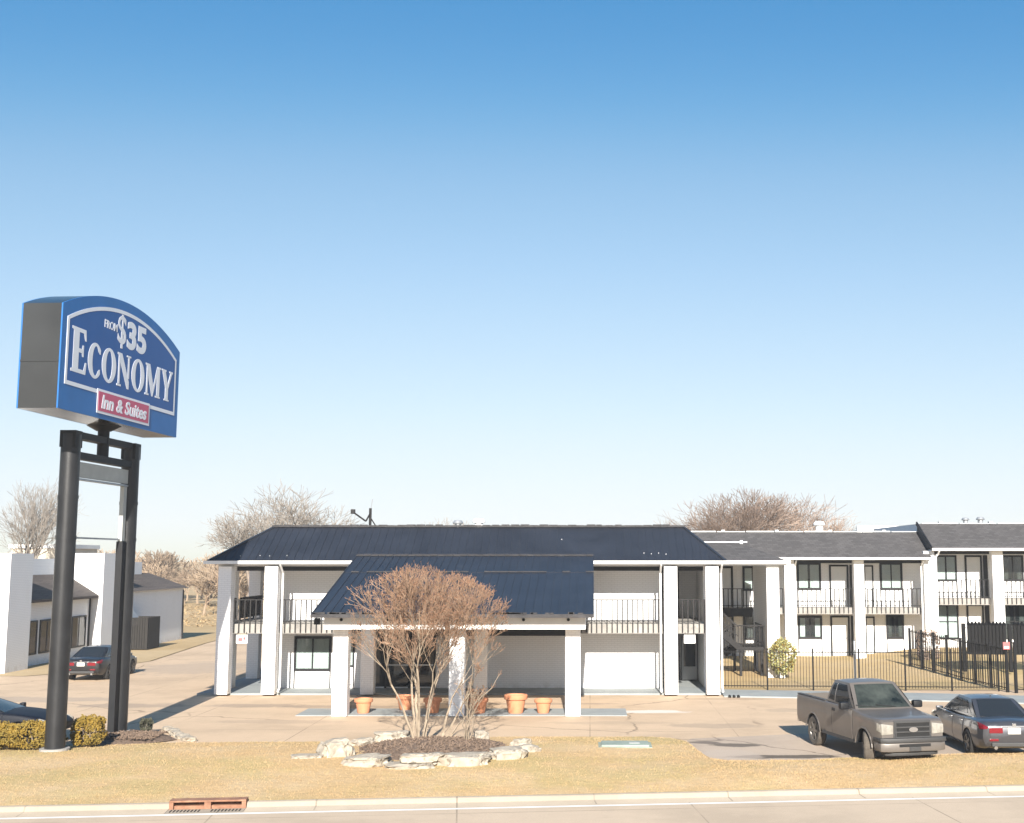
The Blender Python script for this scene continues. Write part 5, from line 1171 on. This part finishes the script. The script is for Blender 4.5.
def sedan(name, label, loc, rz, paint, k=1.0, coupe=False, plate=True, front_lights=True):
    t = thing(name, label, 'car', loc, rz)
    st = [(-2.44,.70,.48,.62,.84,.90),(-2.38,.81,.36,.60,.90,.97),(-2.1,.88,.27,.56,.945,1.03),(-1.6,.915,.22,.54,.95,1.04),(-1.0,.92,.2,.54,.935,1.0),(0,.92,.2,.54,.92,.97),(.8,.92,.2,.54,.91,.98),(1.2,.91,.2,.54,.89,.95),(1.7,.89,.22,.54,.82,.88),(2.1,.84,.26,.52,.72,.78),(2.36,.70,.34,.48,.62,.66),(2.44,.58,.42,.48,.57,.59)]
    L = Loft(st, False); P_ = M[paint]; o = L.body().build('body', P_, t, local=True); o['_m0'] = P_
    cut_body(o, [(1.39, .33), (-1.39, .33)], .385, None, M['dark'])
    cb = Cabin(.98, -1.72, .12, -.88, .80, .74, .60, .95, 1.0, 1.44) if not coupe else Cabin(.95, -1.75, .0, -.75, .80, .72, .56, .93, .99, 1.30)
    cb.shell().build('cabin', P_, t, local=True, smooth=35)
    cb.win(cb.front, ((.05,.06),(.95,.06),(.93,.95),(.07,.95))).build('windscreen', M['glass_wind'], t, local=True, smooth=60)
    cb.win(cb.rear, ((.07,.08),(.93,.08),(.90,.94),(.10,.94))).build('rear_window', M['glass_dark'], t, local=True, smooth=60)
    for sd in (1, -1):
        fn = lambda u, q, sd=sd: cb.side(u, q, sd)
        if coupe: wins = (((.16,.16),(.36,.12),(.37,.86),(.22,.8)), ((.40,.12),(.93,.10),(.90,.88),(.41,.9)))
        else: wins = (((.12,.20),(.22,.14),(.24,.84),(.17,.74)), ((.24,.14),(.53,.11),(.53,.9),(.255,.88)), ((.56,.11),(.93,.10),(.90,.88),(.56,.9)))
        for w_ in wins:
            f = cb.win(fn, w_).build('side_window', M['glass_dark'], t, local=True, smooth=60)
        MB().path([fn(.12,.14)+Vector((0,sd*.012,0)), fn(.5,.07)+Vector((0,sd*.012,0)), fn(.94,.06)+Vector((0,sd*.012,0))], .010, 5).build('chrome_strip', M['chrome'], t, local=True)
        for xa, xb in (((-.16, .92), (-1.02, -.19)) if not coupe else ((-.45, .92),)):
            d_ = L.patch(xa, xb, 2.05, 5.05, .005, sd).build('door', P_, t, local=True, smooth=40)
            MB().path([L.P(xa-.012, v_, sd)+L.nrm(xa, v_, sd)*.003 for v_ in (2.0, 2.7, 3.4, 4.2, 5.0)], .009, 5).build('shut_line', M['dark'], t, local=True)
            p = L.P(xa+.16, 4.55, sd); MB().box(p.x-.10, p.x+.10, p.y-.02, p.y+.02+0*sd, p.z-.014, p.z+.014).build('handle', M['chrome'] if paint != 'navy_paint' else P_, d_, local=True, bevel=.008)
        L.patch(-2.43, -1.98, 4.15, 5.0, .008, sd, 8, 5, .02, lambda q: (-2.432, -2.25+.24*q)).build('taillight', M['taillight'], t, local=True, smooth=40)
        if front_lights: L.patch(1.95, 2.40, 4.2, 5.1, .006, sd).build('headlight', M['headlight'], t, local=True, smooth=40)
        mirror(t, .72, sd*1.0, .98, P_, .85)
        for x, s in ((1.39, 0), (-1.39, 0)): wheel(t, x, sd*.925, .33, .215, s)
        MB().box(-2.452, -2.43, sd*.30 if sd > 0 else -.66, .66 if sd > 0 else -.30, .70, .84).build('taillight', M['taillight'], t, local=True, bevel=.012)
        MB().box(-2.455, -2.43, .42 if sd > 0 else -.66, .66 if sd > 0 else -.42, .50, .56).build('reflector', M['taillight'], t, local=True, bevel=.01)
        MB().tube((-2.46, sd*.5, .33), (-2.3, sd*.5, .33), .045, n=12).build('exhaust_tip', M['chrome'], t, local=True)
    MB().box(-2.456, -2.43, -.34, .34, .86, .88).build('boot_strip', M['chrome'], t, local=True, bevel=.008)
    if plate:
        p_ = MB().box(-2.465, -2.43, -.17, .17, .68, .84).build('number_plate', M['plate'], t, local=True, bevel=.01)
    bl = MB().box(-2.46, -2.41, -.6, .6, .36, .46).build('rear_bumper_insert', M['truck_trim'], t, local=True, bevel=.015)
    em = MB().lathe([(.001, 0), (.05, .0), (.055, .012)], 18, (-2.466, 0, .905)).v
    MB().bar((-2.462, -.05, .915), (-2.462, .05, .915), .07, .01, (1, 0, 0)).build('badge', M['chrome'], t, local=True, bevel=.003)
    ae = MB().prism([(-.55,-.01,1.44),(-.75,-.01,1.44),(-.75,-.01,1.50)], (0,.02,0)).build('antenna_fin', P_, t, local=True)
    return t

def pickup(label, loc, rz):
    t = thing('pickup_truck', label, 'pickup truck', loc, rz); P_ = M['truck_paint']
    st = [(-2.80,.94,.62,.86,1.22,1.28),(-2.74,.975,.54,.86,1.24,1.30),(-1.6,.985,.47,.86,1.24,1.30),(-.78,.985,.46,.86,1.24,1.30),(.9,.985,.46,.86,1.22,1.285),(1.15,.98,.46,.85,1.18,1.25),(1.7,.975,.47,.83,1.13,1.21),(2.2,.96,.5,.82,1.12,1.195),(2.40,.93,.52,.80,1.09,1.17),(2.47,.90,.56,.78,1.05,1.12)]
    L = Loft(st, True); o = L.body(50).build('body', P_, t, local=True); o['_m0'] = P_
    cut_body(o, [(1.6, .40), (-1.6, .40)], .47, (-2.70, -.86, -.80, .80, .88, 1.6), M['dark'])
    MB().box(-2.69, -.87, -.79, .79, .882, .90).build('bed_liner', M['truck_trim'], t, local=True)
    for sd in (1, -1): MB().box(-2.76, -.84, sd*.88-.07, sd*.88+.07, 1.287, 1.315).build('bed_rail', M['truck_trim'], t, local=True, bevel=.01)
    MB().box(-2.80, -2.72, -.8, .8, .66, 1.29).build('tailgate', P_, t, local=True, bevel=.01)
    cb = Cabin(1.02, -.80, .28, -.66, .90, .90, .70, 1.24, 1.28, 1.88); c_ = cb.shell().build('cab', P_, t, local=True, smooth=35)
    cb.win(cb.front, ((.05,.08),(.95,.08),(.92,.92),(.08,.92))).build('windscreen', M['glass_wind'], t, local=True, smooth=60)
    for k, y in enumerate((.42, -.32)):
        p = cb.front(.5+y*.45, .09); q = cb.front(.5+y*.45-.34, .17); MB().bar(p+Vector((.02,0,.02)), q+Vector((.025,0,.02)), .02, .015).build('wiper', M['black'], t, local=True)
    cb.win(cb.rear, ((.12,.2),(.88,.2),(.85,.88),(.15,.88))).build('rear_window', M['glass_dark'], t, local=True, smooth=60)
    for sd in (1, -1):
        fn = lambda u, q, sd=sd: cb.side(u, q, sd)
        cb.win(fn, ((.06,.16),(.27,.14),(.28,.88),(.09,.88))).build('quarter_window', M['glass_dark'], t, local=True, smooth=60)
        cb.win(fn, ((.32,.10),(.92,.06),(.86,.9),(.33,.9))).build('side_window', M['glass_dark'], t, local=True, smooth=60)
        d_ = L.patch(-.30, .95, 1.9, 5.3, .006, sd).build('door', P_, t, local=True, smooth=40); p = L.P(-.17, 4.6, sd)
        MB().box(p.x-.09, p.x+.09, p.y-.03, p.y+.03, p.z-.05, p.z+.03).build('handle', M['black'], d_, local=True, bevel=.015)
        L.patch(-.76, -.325, 1.9, 5.3, .005, sd).build('rear_door', P_, t, local=True, smooth=40)
        MB().box(-1.0, 1.05, sd*.955-.02, sd*.955+.02, .42, .50).build('side_sill', M['truck_trim'], t, local=True, bevel=.01)
        mirror(t, .78, sd*1.13, 1.34, M['black'], 1.15)
        wheel(t, -1.6, sd*.975, .40, .26, 0, 'tyre_dusty', 6); wheel(t, 1.6, sd*.975, .40, .26, R(-24), 'tyre_dusty', 6)
        y0, y1 = (.57, .915) if sd > 0 else (-.915, -.57)
        hl = MB().prism([(2.38,y0,.80),(2.38,y1,.82),(2.38,y1,1.04),(2.38,y0,1.08)], (.115,0,0)).build('headlight', M['headlight'], t, local=True, bevel=.02, smooth=40)
        L.patch(2.30, 2.455, 3.9, 4.8, .006, sd, 8, 6, .015).build('side_marker', M['headlight'], t, local=True, smooth=40)
        for xx in (-.312, .958, -.775): MB().path([L.P(xx, v_, sd)+L.nrm(xx, v_, sd)*.004 for v_ in (1.9, 2.6, 3.3, 4.0, 4.7, 5.25)], .011, 5).build('shut_line', M['dark'], t, local=True)
        MB().path([cb.side(u_, .03, sd)+Vector((0, sd*.012, 0)) for u_ in (.05, .3, .6, .95)], .014, 5).build('belt_seal', M['black'], t, local=True)
        pts = [Vector((1.6+.485*math.cos(a), sd*.985, .40+.485*math.sin(a))) for a in np.linspace(.12, math.pi-.12, 16)]; MB().path(pts, .022, 6).build('arch_lip', P_, t, local=True, smooth=60)
        pts = [Vector((-1.6+.485*math.cos(a), sd*.985, .40+.485*math.sin(a))) for a in np.linspace(.12, math.pi-.12, 16)]; MB().path(pts, .022, 6).build('arch_lip', P_, t, local=True, smooth=60)
    # front end
    g = MB().prism([(2.40,-.56,.70),(2.40,.56,.70),(2.40,.54,1.14),(2.40,-.54,1.14)], (.09,0,0)).build('grille', M['truck_trim'], t, local=True, bevel=.015)
    MB().box(2.489, 2.495, -.50, .50, .74, 1.10).build('grille_opening', M['dark'], g, local=True)
    MB().box(2.495, 2.52, -.53, .53, .85, .885).box(2.495, 2.52, -.53, .53, .965, 1.0).box(2.495, 2.515, -.52, .52, .73, .76).box(2.495, 2.515, -.52, .52, 1.085, 1.11).box(2.495, 2.518, -.52, -.485, .76, 1.085).box(2.495, 2.518, .485, .52, .76, 1.085).build('grille_bar', M['truck_trim'], g, local=True, bevel=.006)
    e = MB(); e.v = [(2.53, .13*math.cos(a), .925+.06*math.sin(a)) for a in np.linspace(0, 2*math.pi, 28, endpoint=False)]; e2 = MB().prism(e.v, (.012,0,0)); e2.build('badge', M['chrome'], g, local=True)
    def bump(z0, z1, x0, x1, w0, w1, name, mat, bev=.04):
        pts = [(x0,-w0,z0),(x1-.10,-w0,z0),(x1,-w1,z0),(x1,w1,z0),(x1-.10,w0,z0),(x0,w0,z0)]; return MB().prism(pts, (0,0,z1-z0)).build(name, mat, t, local=True, bevel=bev, smooth=40)
    bump(.62, .735, 2.10, 2.63, .97, .78, 'upper_bumper', M['truck_trim'], .03)
    b = bump(.40, .618, 2.10, 2.60, .955, .72, 'bumper', P_, .04)
    MB().box(2.58, 2.612, -.46, .46, .52, .59).build('intake', M['dark'], b, local=True, bevel=.01); MB().box(2.60, 2.62, -.17, .17, .415, .52).build('plate_bracket', M['truck_trim'], b, local=True, bevel=.005)
    bump(.29, .398, 2.15, 2.5, .78, .6, 'air_dam', M['truck_trim'], .03)
    MB().box(-2.92, -2.80, -.9, .9, .50, .68).build('rear_bumper', M['chrome'], t, local=True, bevel=.03)
    t.scale = (1.03, 0.98, 1.06); return t

pickup('dusty taupe pickup truck facing the road, front wheels turned, on the worn asphalt', (7.9, 34.9, .004), math.atan2(-.972, .233))
sedan('parked_sedan', 'slate grey sedan seen from behind at the right edge, next to the pickup', (11.5, 36.0, .004), R(91), 'sedan_paint').scale = (1.03, 1.03, 1.04)
sedan('parked_sedan', 'black sedan with red tail lights parked before the white building, behind the sign', (-22.9, 57.4, .0), R(90), 'black_paint')
sedan('parked_coupe', 'dark navy car half cut off by the left edge, behind the golden shrubs', (-18.2, 36.9, .0), R(2), 'navy_paint', coupe=True)
